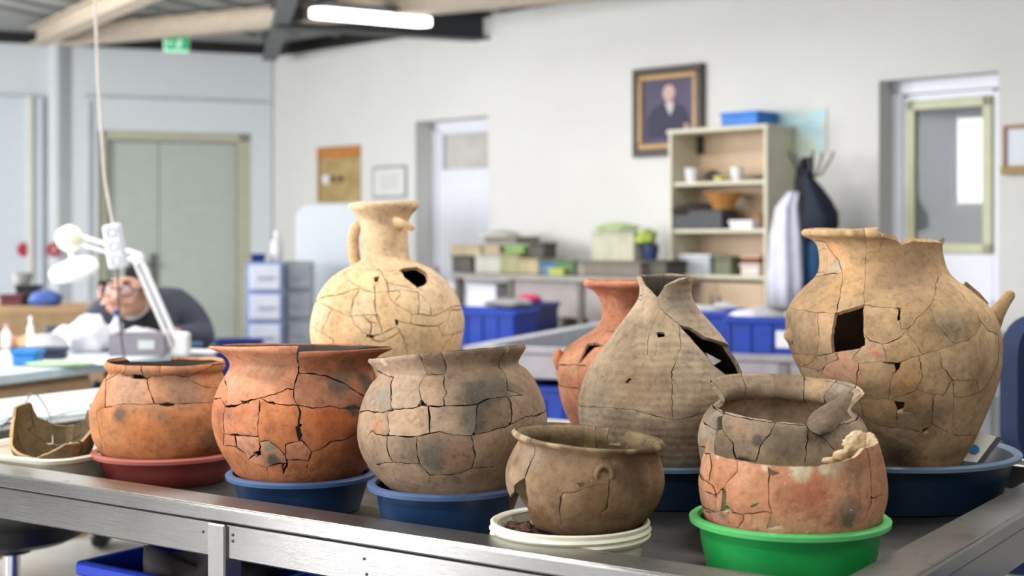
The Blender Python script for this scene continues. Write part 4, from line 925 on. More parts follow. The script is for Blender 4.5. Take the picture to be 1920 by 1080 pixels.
# ------------------------------------------------------------------ small builders
def crate(label, loc, rot, w, d, h, m, group=None, tag_m=None):
    t = thing('plastic_crate', label, 'crate', loc, rot, group)
    b = MB(); th = .012
    b.box((0, 0, .006), (w - .03, d - .03, .012), bev=0)
    for sx in (-1, 1):
        b.box((sx * (w / 2 - .014), 0, h * .5), (th, d - .02, h - .02), bev=.002)
    for sy in (-1, 1): b.box((0, sy * (d / 2 - .014), h * .5), (w - .02, th, h - .02), bev=.002)
    b.build('box', m, t)
    b = MB()
    for sy in (-1, 1): b.box((0, sy * (d / 2 - .008), h - .015), (w, .022, .03), bev=.005)
    for sx in (-1, 1): b.box((sx * (w / 2 - .008), 0, h - .015), (.022, d, .03), bev=.005)
    b.build('rim', m, t)
    n = max(3, int(w / .085))
    for i in range(n + 1):
        x = -w / 2 + .02 + (w - .04) * i / n
        for sy in (-1, 1): MB().box((x, sy * (d / 2 - .006), h * .45), (.01, .014, h * .82), bev=.002).build('rib', m, t)
    if tag_m: MB().box((w * .12, -d / 2 - .001, h * .62), (w * .34, .005, h * .3), bev=.001).build('paper_label', tag_m, t)
    return t
def lidbox(nm, label, cat, loc, rot, w, d, h, m, lm=None, group=None, lid=.02):
    t = thing(nm, label, cat, loc, rot, group)
    b = MB(); b.box((0, 0, h / 2 - lid / 2), (w, d, h - lid), bev=.006); b.build('box', m, t)
    MB().box((0, 0, h - lid / 2), (w + .012, d + .012, lid), bev=.005).build('lid', lm or m, t)
    return t
def openbox(nm, label, cat, loc, rot, w, d, h, m, group=None, th=.006):
    t = thing(nm, label, cat, loc, rot, group)
    MB().box((0, 0, th / 2), (w, d, th), bev=0).build('base', m, t)
    for (c, s_) in (((0, -d / 2 + th / 2, h / 2), (w, th, h)), ((0, d / 2 - th / 2, h / 2), (w, th, h)), ((-w / 2 + th / 2, 0, h / 2), (th, d - 2 * th, h)), ((w / 2 - th / 2, 0, h / 2), (th, d - 2 * th, h))):
        MB().box(c, s_, bev=.002).build('side', m, t)
    return t
def bag(label, loc, d, m, seed, group=None, nm='plastic_bag', cat='bag', rough=.28):
    o = MB().blob((0, 0, d[2] * .7), d, seed, rough, 3).build(nm, m, None, 2); o.location = loc
    return tag(o, label, cat, group)
def cup(nm, label, cat, loc, r, h, m, group=None, flare=1.1):
    t = thing(nm, label, cat, loc, 0, group)
    MB().lathe([(r * .8, 0), (r, h * .4), (r * flare, h), (r * flare - .004, h), (r - .004, h * .4), (r * .75, .005)], 24, cap1=True).build('wall', m, t, True)
    MB().lathe([(r * flare - .004, h - .003), (r * flare + .003, h - .003), (r * flare + .003, h + .002), (r * flare - .004, h + .002)], 24, cap0=False).build('rim', m, t, True)
    return t
def bottle(nm, label, loc, r, h, m, cm, cat='bottle'):
    t = thing(nm, label, cat, loc)
    MB().lathe([(r * .9, 0), (r, .006), (r, h * .62), (r * .5, h * .76), (r * .36, h * .82), (r * .36, h * .9)], 20, cap1=True).build('body', m, t, True)
    MB().lathe([(r * .48, h * .86), (r * .5, h * .88), (r * .5, h), (r * .42, h * 1.01)], 16, cap1=True).build('cap', cm, t, True)
    return t
crate_m = mat('crate_blue', (5, 58, 166), .45, var=.08); crate_d = mat('crate_deep_blue', (6, 36, 116), .45, var=.08)
paper = mat('paper_white', (232, 232, 236), .8, var=.03); bagm = mat('white_bag', (214, 214, 222), .4, var=.06, scale=20, bump=.4)
black = mat('black_plastic', (26, 27, 30), .45); grey_p = mat('grey_plastic', (128, 126, 134), .5); wood = mat('pale_wood', (196, 172, 140), .55, var=.06, scale=6)
shelf_w = mat('shelf_cream', (208, 202, 180), .5, var=.03); shelf_in = mat('shelf_beech', (198, 172, 144), .6, var=.05, scale=5)

# ------------------------------------------------------------------ things along the right wall
def wR(x, y, z): return WR0 + Vector((x * math.cos(AR) - y * math.sin(AR), x * math.sin(AR) + y * math.cos(AR), z))
# bookcase
yF = -.30
sx0, sx1 = xR(1252, yF), xR(1437, yF)
zt = zR(1437, 232, yF)
bk = thing('bookcase', 'tall pale bookcase with open shelves above closed cupboard doors', 'bookcase', wR(sx0, 0, 0), AR)
wd = sx1 - sx0; dp = -yF - .012
def bb(c, d, nm, m, bev=.004): return MB().box(c, d, bev=bev).build(nm, m, bk)
bb((.012, -dp / 2 - .006, zt / 2), (.024, dp, zt), 'side_panel', shelf_w); bb((wd - .012, -dp / 2 - .006, zt / 2), (.024, dp, zt), 'side_panel', shelf_w)
bb((wd / 2, -dp / 2 - .008, zt - .012), (wd + .02, dp + .012, .026), 'top_panel', shelf_w); bb((wd / 2, -.012, zt / 2), (wd - .05, .01, zt - .05), 'back_panel', shelf_in)
zs = [zR(1350, py, yF) for py in (343, 433, 520)]
for z in zs: bb((wd / 2, -dp / 2, z), (wd - .05, dp - .02, .024), 'shelf', shelf_w)
for i in (0, 1):
    d = bb((.026 + (wd - .052) * (.25 + .5 * i), -dp + .002, zs[2] / 2), ((wd - .056) / 2, .018, zs[2] - .06), 'cupboard_door', shelf_in)
    MB().box((.026 + (wd - .052) * (.46 + .08 * i), -dp - .012, zs[2] - .17), (.012, .016, .13), bev=.003).build('handle', mat('handle_grey', (150, 146, 140), .4, .5), d)
bb((wd / 2, -dp / 2, .03), (wd - .06, dp - .04, .06), 'plinth', shelf_w)
def onS(px, shelf, y=-.17): return wR(xR(px, y), y, zs[shelf] + .0125 if shelf < 3 else zt + .002)
lidbox('storage_box', 'bright blue flat box lying on top of the bookcase', 'box', onS(1404, 3, -.14), AR, .26, .2, .085, mat('bright_blue', (40, 118, 204), .5), mat('bright_blue_lid', (54, 134, 218), .5), lid=.02)
cup('mug', 'white mug on the upper shelf, left end', 'mug', onS(1297, 0), .042, .085, paper)
o = MB().blob((0, 0, .03), (.05, .04, .04), 3, .3).build('pottery_lump', mat('dark_lump', (72, 62, 58), .9, var=.2, scale=30), None, 2); o.location = onS(1336, 0); tag(o, 'dark lump beside the white mug on the upper shelf', 'lump')
cup('small_bowl', 'pale yellow small bowl in the middle of the upper shelf', 'bowl', onS(1350, 0, -.24), .035, .03, mat('pale_yellow', (206, 196, 130), .6))
cup('cup', 'white cup right of the dark lump on the upper shelf', 'cup', onS(1382, 0), .035, .08, paper)
cup('dish', 'flat grey dish at the right end of the upper shelf', 'dish', onS(1412, 0), .05, .03, mat('grey_dish', (140, 130, 116), .7), flare=1.3)
openbox('black_box', 'long black open box on the middle shelf', 'box', onS(1322, 1, -.2), AR, .36, .16, .11, mat('black_box', (44, 44, 52), .5))
o = MB().blob((0, 0, .03), (.16, .06, .04), 9, .3).build('dark_cloth', mat('dark_cloth', (62, 50, 46), .9, var=.2), None, 2); o.location = onS(1310, 1, -.2) + Vector((0, 0, .083)); tag(o, 'dark crumpled cloth lying in the long black box', 'cloth')
t = cup('orange_bowl', 'orange pottery bowl resting in the black box', 'bowl', onS(1356, 1, -.2) + Vector((0, 0, .115)), .075, .10, mat('orange_bowl', (176, 122, 58), .8, var=.12), flare=1.55)
lidbox('white_box', 'small white box right of the black box', 'box', onS(1398, 1, -.22), AR, .16, .1, .05, paper)
cup('clay_cup', 'small brown clay cup at the right end of the middle shelf', 'cup', onS(1425, 1), .03, .09, mat('brown_cup', (146, 104, 78), .8))
lidbox('clear_box', 'clear plastic storage box on the lowest open shelf', 'box', onS(1316, 2, -.17), AR, .23, .15, .12, mat('cloudy_plastic', (168, 172, 180), .3), mat('cloudy_lid', (206, 208, 214), .3))
lidbox('green_box', 'dull green box in the middle of the lowest open shelf', 'box', onS(1368, 2, -.19), AR, .12, .14, .11, mat('dull_green', (112, 116, 92), .7))
lidbox('white_carton', 'white carton under the small red box on the lowest open shelf', 'box', onS(1417, 2, -.19), AR, .13, .12, .07, mat('carton_white', (214, 206, 196), .8))
lidbox('red_box', 'dark red box on the white carton at the shelf end', 'box', onS(1417, 2, -.19) + Vector((0, 0, .071)), AR, .13, .11, .05, mat('dark_red', (122, 56, 50), .7), mat('tan_lid', (196, 170, 140), .7))

# framed portrait: plain generic sitter in a dark suit
def flat_frame(nm, label, cat, px0, px1, pyt, pyb, fw, fm, cm, dpt=.03):
    x0, x1 = xR(px0, -dpt), xR(px1, -dpt); xm = (px0 + px1) / 2; z1, z0 = zR(xm, pyt, -dpt), zR(xm, pyb, -dpt)
    t = thing(nm, label, cat, wR((x0 + x1) / 2, 0, z0), AR); w, h = x1 - x0, z1 - z0
    for (c, d) in (((0, -dpt / 2, fw / 2), (w, dpt, fw)), ((0, -dpt / 2, h - fw / 2), (w, dpt, fw)), ((-w / 2 + fw / 2, -dpt / 2, h / 2), (fw, dpt, h - 2 * fw)), ((w / 2 - fw / 2, -dpt / 2, h / 2), (fw, dpt, h - 2 * fw))): MB().box(c, d, bev=.006).build('frame_bar', fm, t)
    MB().box((0, -dpt * .4, h / 2), (w - 2 * fw + .004, .008, h - 2 * fw + .004), bev=0).build('picture', cm, t)
    return t, w, h
dkframe = mat('dark_walnut', (52, 40, 34), .45); gilt = mat('gilt', (168, 134, 92), .45, .3)
t, w, h = flat_frame('framed_portrait', 'large framed portrait of a person in dark suit, dark wood and gilt frame', 'picture', 1184, 1316, 124, 292, .045, dkframe, mat('portrait_ground', (66, 54, 88), .5, var=.2, scale=3), .04)
fw = .045; g = .035
for (c, d) in (((0, -.026, fw + g / 2), (w - 2 * fw, .022, g)), ((0, -.026, h - fw - g / 2), (w - 2 * fw, .022, g)), ((-w / 2 + fw + g / 2, -.026, h / 2), (g, .022, h - 2 * fw - 2 * g)), ((w / 2 - fw - g / 2, -.026, h / 2), (g, .022, h - 2 * fw - 2 * g))): MB().box(c, d, bev=.008).build('inner_gilt_bar', gilt, t)
Mx = Matrix.Rotation(R(90), 4, 'X')
MB().prism([(-w * .30, h * .20), (-w * .30, h * .42), (-w * .23, h * .53), (-w * .05, h * .60), (w * .08, h * .60), (w * .22, h * .54), (w * .29, h * .42), (w * .29, h * .20)], .021, .023, Mx).build('painted_suit', mat('suit_paint', (40, 38, 66), .6, var=.1, scale=8), t)
MB().prism([(-.02 * 1, h * .60), (.0, h * .52), (.02, h * .45), (.045, h * .53), (.05, h * .60)], .0225, .024, Mx).build('painted_shirt', mat('shirt_paint', (206, 190, 196), .6), t)
MB().prism([(.012 + w * .085 * math.cos(R(a)), h * .71 + h * .085 * math.sin(R(a)) * (1 if a < 180 else 1.25)) for a in range(0, 360, 20)], .0235, .025, Mx).build('painted_face', mat('face_paint', (206, 172, 166), .6, var=.1, scale=20), t)
MB().prism([(w * .27, h * .20), (w * .22, h * .26), (w * .24, h * .36), (w * .30, h * .34), (w * .30, h * .2)], .0235, .0245, Mx).build('painted_hand', mat('hand_paint', (176, 136, 136), .6), t)

# posters and certificates
sep = NT('sepia_poster'); tc = sep.n('ShaderNodeTexCoord').outputs['Object']
sep.l(sep.ramp(sep.noise(tc, 9, 6, .6), [(.3, srgb(150, 122, 78)), (.55, srgb(176, 152, 102)), (.75, srgb(196, 170, 120))]), sep.b.inputs['Base Color']); sep.b.inputs['Roughness'].default_value = .7
x0, x1 = xR(596), xR(677); z1, z0 = zR(636, 274), zR(636, 380)
t = thing('poster', 'brown museum poster with an orange band on the wall left of the middle door', 'poster', wR((x0 + x1) / 2, -.004, z0), AR)
w, h = x1 - x0, z1 - z0
MB().box((0, 0, h / 2), (w, .006, h), bev=0).build('sheet', sep.m, t)
MB().box((0, -.004, h * .89), (w, .003, h * .2), bev=0).build('orange_band', mat('poster_orange', (188, 122, 58), .7, var=.12), t)
MB().box((-w * .44, -.004, h * .45), (w * .05, .003, h * .8), bev=0).build('dark_strip', mat('poster_brown', (146, 102, 60), .7), t)
for dx in (-.12, .06): MB().prism([(w * dx + w * .06 * math.cos(R(a)), h * .42 + h * .06 * math.sin(R(a))) for a in range(0, 360, 30)], .003, .006, Mx).build('printed_figure', mat('poster_dark', (66, 54, 40), .7), t)
MB().box((-w * .3, -.004, h * .42), (w * .16, .003, h * .16), bev=0).build('white_patch', mat('poster_white', (222, 220, 214), .7), t)
silver = mat('silver_frame', (168, 170, 172), .35, .4)
t, w, h = flat_frame('certificate', 'small certificate in thin silver frame beside the brown poster', 'certificate', 697, 760, 311, 371, .018, silver, mat('certificate_paper', (218, 218, 214), .7, var=.01), .02)
for i in range(5): MB().box((0, -.0125, h * (.7 - .1 * i)), (w * (.55 - .08 * (i % 2)), .002, .006), bev=0).build('text_line', mat('text_grey', (176, 176, 176), .8), t)
brown_f = mat('brown_frame', (164, 122, 88), .5)
t, w, h = flat_frame('certificate', 'brown framed certificate cut by the right edge, beside the glazed door', 'certificate', 1879, 1990, 232, 318, .02, brown_f, mat('certificate_blue', (222, 226, 234), .6, var=.01), .03)
MB().box((-w / 2 + .07, -.03, .0), (.15, .02, .045), bev=.004).build('brass_plate', mat('brass_plate', (160, 128, 70), .5), t)
# map
mp = NT('map_print'); tc = mp.n('ShaderNodeTexCoord').outputs['Object']
f = mp.ramp(mp.noise(tc, 4, 6, .55), [(.42, srgb(176, 214, 224)), (.5, srgb(196, 220, 222)), (.54, srgb(206, 214, 190)), (.62, srgb(190, 214, 218))])
mp.l(f, mp.b.inputs['Base Color']); mp.b.inputs['Roughness'].default_value = .7
x0, x1 = xR(1440), xR(1551); z1, z0 = zR(1500, 207), zR(1500, 288)
o = MB().box((0, 0, 0), (x1 - x0, .006, z1 - z0), bev=0).build('wall_map', mp.m); o.location = wR((x0 + x1) / 2, -.005, (z0 + z1) / 2); o.rotation_euler = (0, 0, AR)
tag(o, 'pale blue and teal map pinned to the wall behind the bookcase', 'map')

# coat stand with coats
cx = xR(1520, -.3); cs = thing('coat_stand', 'dark metal coat stand beside the bookcase, hung with coats', 'coat stand', wR(cx, -.3, 0), AR)
zc = zR(1520, 300, -.3)
MB().tube([(0, 0, .02), (0, 0, zc + .02)], .018, 10).build('pole', black, cs, True)
MB().lathe([(.19, 0), (.19, .012), (.03, .03), (.02, .05)], 24, cap1=True).build('base', black, cs, True)
for k in range(5):
    a = R(20 + 72 * k); u = Vector((math.cos(a), math.sin(a), 0))
    MB().tube([Vector((0, 0, zc - .1)), u * .06 + Vector((0, 0, zc - .08)), u * .11 + Vector((0, 0, zc)), u * .13 + Vector((0, 0, zc + .045))], .0055, 8).build('hook', black, cs, True)
def coat(nm, label, cat, prof, m, loc, fold=.12, n=40, nf=7, seed=0, rot=0):
    t = bmesh.new(); rings = []
    for (z, w, d, ox) in prof:
        rings.append([t.verts.new((ox + w * math.cos(a) * (1 + fold * math.sin(nf * a + seed + z * 2)), d * math.sin(a) * (1 + fold * math.sin(nf * a + seed + z * 2)), z)) for a in [2 * math.pi * i / n for i in range(n)]])
    for a, b in zip(rings, rings[1:]):
        for i in range(n): j = (i + 1) % n; t.faces.new((a[i], a[j], b[j], b[i]))
    t.faces.new(rings[0][::-1]); t.faces.new(rings[-1])
    bmesh.ops.recalc_face_normals(t, faces=t.faces)
    me = bpy.data.meshes.new(nm); t.to_mesh(me); t.free(); me.polygons.foreach_set('use_smooth', [True] * len(me.polygons)); me.materials.append(m)
    o = bpy.data.objects.new(nm, me); COL.objects.link(o); o.location = loc; o.rotation_euler = (0, 0, AR + rot); return tag(o, label, cat)
white_c = mat('lab_coat', (214, 214, 232), .8, var=.05); navy = mat('navy_cloth', (26, 34, 52), .85, var=.2); charcoal = mat('charcoal_cloth', (40, 40, 44), .9, var=.15); teal_c = mat('blue_cloth', (22, 66, 104), .8, var=.1)
zz = lambda py: zR(1520, py, -.3)
coat('lab_coat', 'long white lab coat hanging on the coat stand next to the bookcase', 'coat', [(zz(575), .10, .08, 0), (zz(520), .105, .09, 0), (zz(440), .095, .085, 0), (zz(390), .07, .07, .01), (zz(360), .035, .04, .05)], white_c, wR(cx - .115, -.36, 0), seed=1)
coat('jacket', 'black jacket hanging highest on the coat stand', 'jacket', [(zz(452), .075, .07, .05), (zz(425), .085, .08, .045), (zz(390), .08, .08, .02), (zz(362), .062, .07, -.01), (zz(340), .045, .05, -.03), (zz(318), .028, .035, -.035), (zz(300), .02, .022, -.025), (zz(294), .01, .012, -.02)], charcoal, wR(cx - .02, -.30, 0), fold=.16, nf=5, seed=2)
coat('backpack', 'dark navy bag hanging at the right of the coat stand', 'bag', [(zz(432), .07, .05, -.005), (zz(424), .088, .07, -.01), (zz(400), .085, .08, -.012), (zz(375), .066, .07, -.035), (zz(352), .044, .05, -.065), (zz(334), .024, .03, -.095), (zz(318), .010, .012, -.115)], navy, wR(cx + .12, -.36, 0), fold=.09, nf=4, seed=3)
coat('overall', 'dark blue overall hanging behind the white lab coat', 'overall', [(zz(570), .10, .07, .0), (zz(500), .10, .07, 0), (zz(430), .09, .07, 0), (zz(400), .05, .05, 0)], teal_c, wR(cx + .05, -.28, 0), seed=4)

# long bench against the wall
yB = -.62; bx0, bx1 = xR(847, yB), xR(1253, yB); zb = zR(1050, 517, yB)
bn = thing('wall_bench', 'long grey workbench along the wall, heaped with boxes and bags', 'bench', wR(bx0, 0, 0), AR)
bw = bx1 - bx0; bmet = mat('bench_grey', (128, 122, 118), .5, .2); bleg = mat('bench_leg', (96, 92, 84), .5, .2)
MB().box((bw / 2, yB / 2 - .01, zb - .018), (bw, -yB, .036), bev=.005).build('worktop', mat('bench_top', (150, 144, 138), .45, .1), bn)
MB().box((bw * .63, yB + .04, zb - .15), (bw * .66, .02, .22), bev=.005).build('drawer_front', mat('bench_drawer', (158, 148, 146), .55), bn)
for x in (.03, bw * .29, bw * .62, bw - .03):
    MB().box((x, yB + .04, (zb - .036) / 2), (.05, .05, zb - .036), bev=.005).build('leg', bleg, bn); MB().box((x, -.06, (zb - .036) / 2), (.05, .05, zb - .036), bev=.005).build('leg', bleg, bn)
MB().box((bw / 2, -.03, zb * .35), (bw - .1, .02, .06), bev=.004).build('stretcher', bleg, bn)
lidbox('white_chest', 'white chest standing under the left end of the wall bench', 'chest', wR(xR(908, -.4), -.35, 0), AR, .52, .4, zR(905, 524, -.5) - .03, mat('chest_white', (226, 226, 236), .5, var=.01), lid=.03)
lidbox('white_bucket_box', 'pale container with red catch under the bench, left of the reddish pitcher', 'container', wR(xR(1068, -.45), -.42, 0), AR, .34, .3, .52, mat('container_white', (206, 204, 210), .5), mat('container_lid', (176, 60, 66), .5), lid=.04)
lidbox('grey_chest', 'grey container under the bench right of the one with red catch', 'container', wR(xR(1133, -.45), -.38, 0), AR, .26, .3, .56, mat('container_grey', (160, 156, 150), .6))
def onB(px, y=-.35, z=0): return wR(xR(px, y), y, zb + .001 + z)
tanb = mat('tan_card', (178, 164, 132), .85, var=.12); drk = mat('dark_tray', (84, 80, 74), .7, var=.15); grnb = mat('leaf_green', (136, 172, 96), .6, var=.15); olive = mat('olive_box', (156, 154, 118), .75, var=.1); ltg = mat('light_grey_box', (186, 184, 176), .7, var=.08); blu = mat('soft_blue', (70, 112, 156), .5)
items = [
    ('dark_tray', 'dark grey tray at the left end of the wall bench', 'tray', 888, -.42, 0, .20, .22, .11, drk),
    ('card_box', 'tan cardboard box on top of the dark tray at the bench end', 'box', 893, -.40, .112, .28, .22, .07, tanb),
    ('grey_box', 'light grey box right of the dark tray on the wall bench', 'box', 934, -.42, 0, .22, .22, .12, ltg),
    ('card_box', 'tan flat box stacked on the light grey bench box', 'box', 930, -.38, .122, .24, .2, .06, tanb),
    ('tray', 'slanted grey-brown tray topping the heap on the bench', 'tray', 960, -.36, .19, .3, .22, .05, mat('grey_brown', (132, 124, 114), .7)),
    ('olive_box', 'olive green box in the middle of the bench heap', 'box', 972, -.42, 0, .2, .2, .13, olive),
    ('green_packet', 'bright green packet lying on the olive bench box', 'packet', 978, -.4, .132, .18, .14, .05, grnb),
    ('card_box', 'tan box at the right side of the bench heap', 'box', 1012, -.42, 0, .19, .2, .1, tanb),
    ('tray', 'dark narrow tray on the right side of the bench heap', 'tray', 1018, -.4, .102, .12, .14, .1, drk),
    ('blue_box', 'soft blue box right of the heap on the bench', 'box', 1046, -.44, 0, .14, .18, .08, blu),
    ('green_box', 'dull green box between the blue box and the big olive carton', 'box', 1075, -.44, 0, .16, .18, .09, mat('moss', (92, 124, 88), .7)),
    ('yellow_packet', 'small yellow-green packet in front of the blue bench box', 'packet', 1046, -.56, 0, .12, .05, .045, mat('yellow_green', (178, 190, 96), .6)),
    ('grey_tray', 'long low grey tray under the big olive carton', 'tray', 1172, -.40, 0, .46, .26, .09, mat('tray_grey', (122, 114, 104), .7)),
    ('carton', 'big pale olive carton standing on the long low tray', 'carton', 1170, -.38, .092, .32, .24, .18, mat('pale_olive', (184, 182, 160), .8, var=.08)),
    ('dark_case', 'dark grey case on the bench against the bookcase', 'case', 1238, -.36, 0, .24, .22, .10, drk),
    ('grey_carton', 'grey carton between the green box and the long low tray', 'carton', 1108, -.40, 0, .18, .2, .08, mat('warm_grey', (150, 144, 132), .7))]
for (nm, lab, cat, px, y, z, w, d, h, m) in items:
    lidbox(nm, lab, cat, onB(px, y, z), AR + R(random.uniform(-5, 5)), w, d, h, m, lid=.015)
MB_ = cup('blue_pot', 'dark blue pot with a yellow-green plant tuft on the dark case', 'pot', onB(1219, -.38, .101), .05, .09, mat('ink_blue', (44, 60, 104), .5))
o = MB().blob((0, 0, .05), (.07, .06, .05), 5, .5).build('plant_tuft', mat('lime_leaf', (176, 198, 92), .7, var=.2, scale=20), MB_, 2); o.location = (-.03, 0, .08)
bag('pale green bag lying on top of the big olive carton', onB(1158, -.38, .274), (.14, .1, .03), mat('pale_green', (186, 206, 150), .6), 12)
bag('crumpled white bag lying on the heap on the wall bench', onB(940, -.3, .20), (.15, .1, .05), mat('grey_white', (200, 198, 190), .5), 13)

# whiteboard on a stand, in front of the corner
yW = 9.9
w0, w1 = P(553, 385, yW), P(700, 585, yW)
wb = thing('whiteboard', 'white marker board with rounded corners standing behind the amphora', 'whiteboard', ((w0.x + w1.x) / 2 + .05, yW, 0), R(-14))
W_ = (w1.x - w0.x) + .1; zt, zb2 = ZY(386, yW), ZY(584, yW)
Mf = Matrix.Translation((0, 0, (zt + zb2) / 2)) @ Mx @ Matrix.Rotation(R(180), 4, 'Y')
MB().prism(rounded(W_, zt - zb2, .09), -.012, .012, Mf).build('board', mat('board_white', (190, 198, 205), .42, var=.01), wb)
rr_ = rounded(W_, zt - zb2, .09); MB().tube([Mf @ Vector((x, y, 0)) for x, y in rr_ + rr_[:2]], .014, 8, cap=False).build('edge_trim', mat('board_trim', (206, 210, 216), .35), wb, True)
for sx in (-1, 1): MB().tube([(sx * (W_ / 2 - .1), .03, 0), (sx * (W_ / 2 - .1), .03, zt - .1)], .016, 8).box((sx * (W_ / 2 - .1), .03, .02), (.05, .3, .03)).build('leg', silver, wb, True)
# drawer towers
yD = 9.2
for i, (pa, pb, lab) in enumerate(((466, 528, 'pale drawer tower with four drawers in blue frame left of the whiteboard'), (537, 585, 'grey drawer tower behind, partly hidden by the whiteboard'))):
    a, b_ = P(pa, 490, yD + .25 * i), P(pb, 640, yD + .25 * i); zt_ = ZY(492, yD)
    t = thing('drawer_tower', lab, 'drawers', ((a.x + b_.x) / 2, yD + .25 * i, 0), R(10)); w = b_.x - a.x + .03
    fm = mat('tower_blue', (128, 146, 190), .5) if i == 0 else mat('tower_grey', (164, 172, 182), .5); dm = mat('drawer_pale', (210, 214, 228), .45, var=.02) if i == 0 else mat('drawer_grey', (178, 184, 192), .5)
    MB().box((0, .16, zt_ / 2), (w, .3, zt_), bev=.008).build('frame', fm, t)
    n = 6; hh = zt_ / n
    for k in range(n):
        d = MB().box((0, .0, hh * (k + .5)), (w - .05, .03, hh - .03), bev=.006).build('drawer', dm, t)
        MB().box((0, -.022, hh * (k + .5)), (w * .42, .014, .022), bev=.004).build('handle', mat('handle_pale', (176, 182, 200), .5), d)
lidbox('blue_tub', 'small blue tub on the pale drawer tower', 'tub', (P(478, 488, yD).x, yD + .12, ZY(491, yD)), R(10), .09, .12, .05, crate_d)
bottle('spray_bottle', 'pale spray bottle standing on the drawer tower', (P(512, 480, yD).x, yD + .15, ZY(491, yD)), .04, .2, mat('bottle_pale', (216, 212, 218), .4), paper)
crate('deep blue crate on the floor beside the drawer tower', (P(448, 640, 8.9).x, 8.9, 0), R(10), .3, .3, .68, crate_d)

# ------------------------------------------------------------------ second steel table, crates and bags
T2 = Vector((P(872, 648, 6.24).x, 6.24, 0)); A2 = R(-22)
t2 = thing('steel_table', 'second steel table with sunken top in the middle of the room', 'table', T2, A2)
steel_table(t2, 2.9, 1.9, None, .07, mat('sink_grey', (104, 118, 116), .45, .3), mat('rim_pale', (198, 200, 206), .35, .3), mat('apron_mauve', (160, 154, 160), .45, .3), (.03, 1.4, 2.86), xs=1, apron=.13, drop=.09)
def on2(px, Y, z=.85): return Vector(((px - 960) * Y / F, Y, z))
ta = Vector((math.cos(A2), math.sin(A2), 0)); tn = Vector((-math.sin(A2), math.cos(A2), 0))
def t2p(x, y, z=.762): return T2 + ta * x + tn * y + Vector((0, 0, z))
crate('bright blue crate with white label on the second table near its front', t2p(1.37, .27), A2, .48, .32, .235, crate_m, tag_m=paper)
crate('bright blue crate behind the labelled one, left, full of white bags', t2p(.86, .55), A2, .46, .34, .24, crate_m)
crate('bright blue crate right of the labelled one, behind the tan jar', t2p(1.95, .36), A2, .44, .34, .235, crate_m)
k = 0
for (x, y, z, d, lab) in ((.86, .55, .93, (.19, .13, .055), 'broad white bag bulging from the left crate on the second table'), (1.24, .27, .945, (.12, .1, .05), 'white bag in the left half of the labelled crate'), (1.47, .3, .95, (.13, .1, .05), 'white bag in the right half of the labelled crate'), (1.28, .9, .765, (.2, .15, .125), 'white bag on the table behind the labelled crate'), (1.72, .85, .765, (.2, .16, .14), 'pale bag behind the crates beside the lab coat'), (1.95, .36, .94, (.16, .12, .08), 'white bag in the crate behind the tan jar'), (.85, 1.1, .765, (.2, .14, .14), 'flat white bag lying at the back of the second table')):
    k += 1; bag(lab, t2p(x, y, z), d, bagm, 20 + k)
# crates behind and below
def cr_at(px, Y, z): return Vector(((px - 960) * Y / F, Y, z))
for (px, Y, z0, w, h, m, lab) in ((912, 8.0, 0, .5, .36, crate_m, 'lowest blue crate of the stack left behind the second table'), (912, 8.0, .36, .5, .33, crate_m, 'middle blue crate of the stack left behind the second table'), (912, 8.0, .69, .5, .235, crate_m, 'topmost blue crate of the stack left behind the second table'),
        (985, 8.35, 0, .3, .4, crate_d, 'lower deep blue crate right of the taller blue stack'), (985, 8.35, .4, .3, .34, crate_d, 'middle deep blue crate right of the taller blue stack'), (985, 8.35, .74, .3, .2, crate_d, 'topmost deep blue crate right of the taller blue stack')):
    crate(lab, cr_at(px, Y, z0), R(-22), w, .36, h - .002, m)
bag('pink bag lying on the topmost deep blue crate', cr_at(992, 8.3, .94), (.07, .06, .03), mat('pink', (206, 60, 110), .6), 40)
bag('grey bag lying on the topmost blue crate of the tall stack', cr_at(955, 8.05, .925), (.14, .1, .03), mat('grey_bag', (150, 150, 152), .6), 41)
crate('blue crate on the shelf under the second table, left end', t2p(.55, .25, .252), A2, .6, .38, .43, crate_m)
crate('blue crate on the shelf under the second table, middle', t2p(1.35, .25, .252), A2, .6, .38, .3, crate_m)

# ------------------------------------------------------------------ left side: benches, man, lamps
# white table standing against the left end of the steel table
def tw(x, y, z): return TC + Vector((x * math.cos(TR) - y * math.sin(TR), x * math.sin(TR) + y * math.cos(TR), z))
wt = thing('white_table', 'white topped table standing behind the left end of the steel table', 'table', tw(-2.49, 0, 0), TR)
wtm = mat('white_laminate', (228, 230, 234), .35, var=.01)
MB().box((-.24, .70, .838), (.46, 1.5, .024), bev=.004).build('tabletop', wtm, wt)
MB().box((-.24, -.052, .815), (.46, .006, .03), bev=.002).build('edge_strip', silver, wt)
for lx in (-.44, -.04):
    for ly in (.0, 1.4): MB().box((lx, ly, .412), (.04, .04, .824), bev=.004).build('leg', grey_p, wt)
# tangle of wires on it
def wire(label, pts, m, r=.0022):
    q = spline3(pts); o = MB().tube(q, r, 6).build('wire', m, None, True); return tag(o, label, 'wire', )
def spline3(pts, n=10):
    P_ = [Vector(p) for p in pts]; out = []
    for i in range(len(P_) - 1):
        a, b, c, d = P_[max(i - 1, 0)], P_[i], P_[i + 1], P_[min(i + 2, len(P_) - 1)]
        for k in range(n):
            t = k / n; out.append(.5 * (2 * b + (c - a) * t + (2 * a - 5 * b + 4 * c - d) * t * t + (-a + 3 * b - 3 * c + d) * t ** 3))
    out.append(P_[-1]); return out
zt_ = .8535
def onW(px, py, dz=0):
    Y = F * (CZ - zt_) / (py - HY); return Vector(((px - 960) * Y / F, Y, zt_ + dz))
wire('thin black wire looping up over the white table', [onW(2, 800), onW(25, 780), onW(45, 772, .02), onW(60, 772, .05), onW(75, 775, .04), onW(92, 785, .012), onW(96, 796)], black)
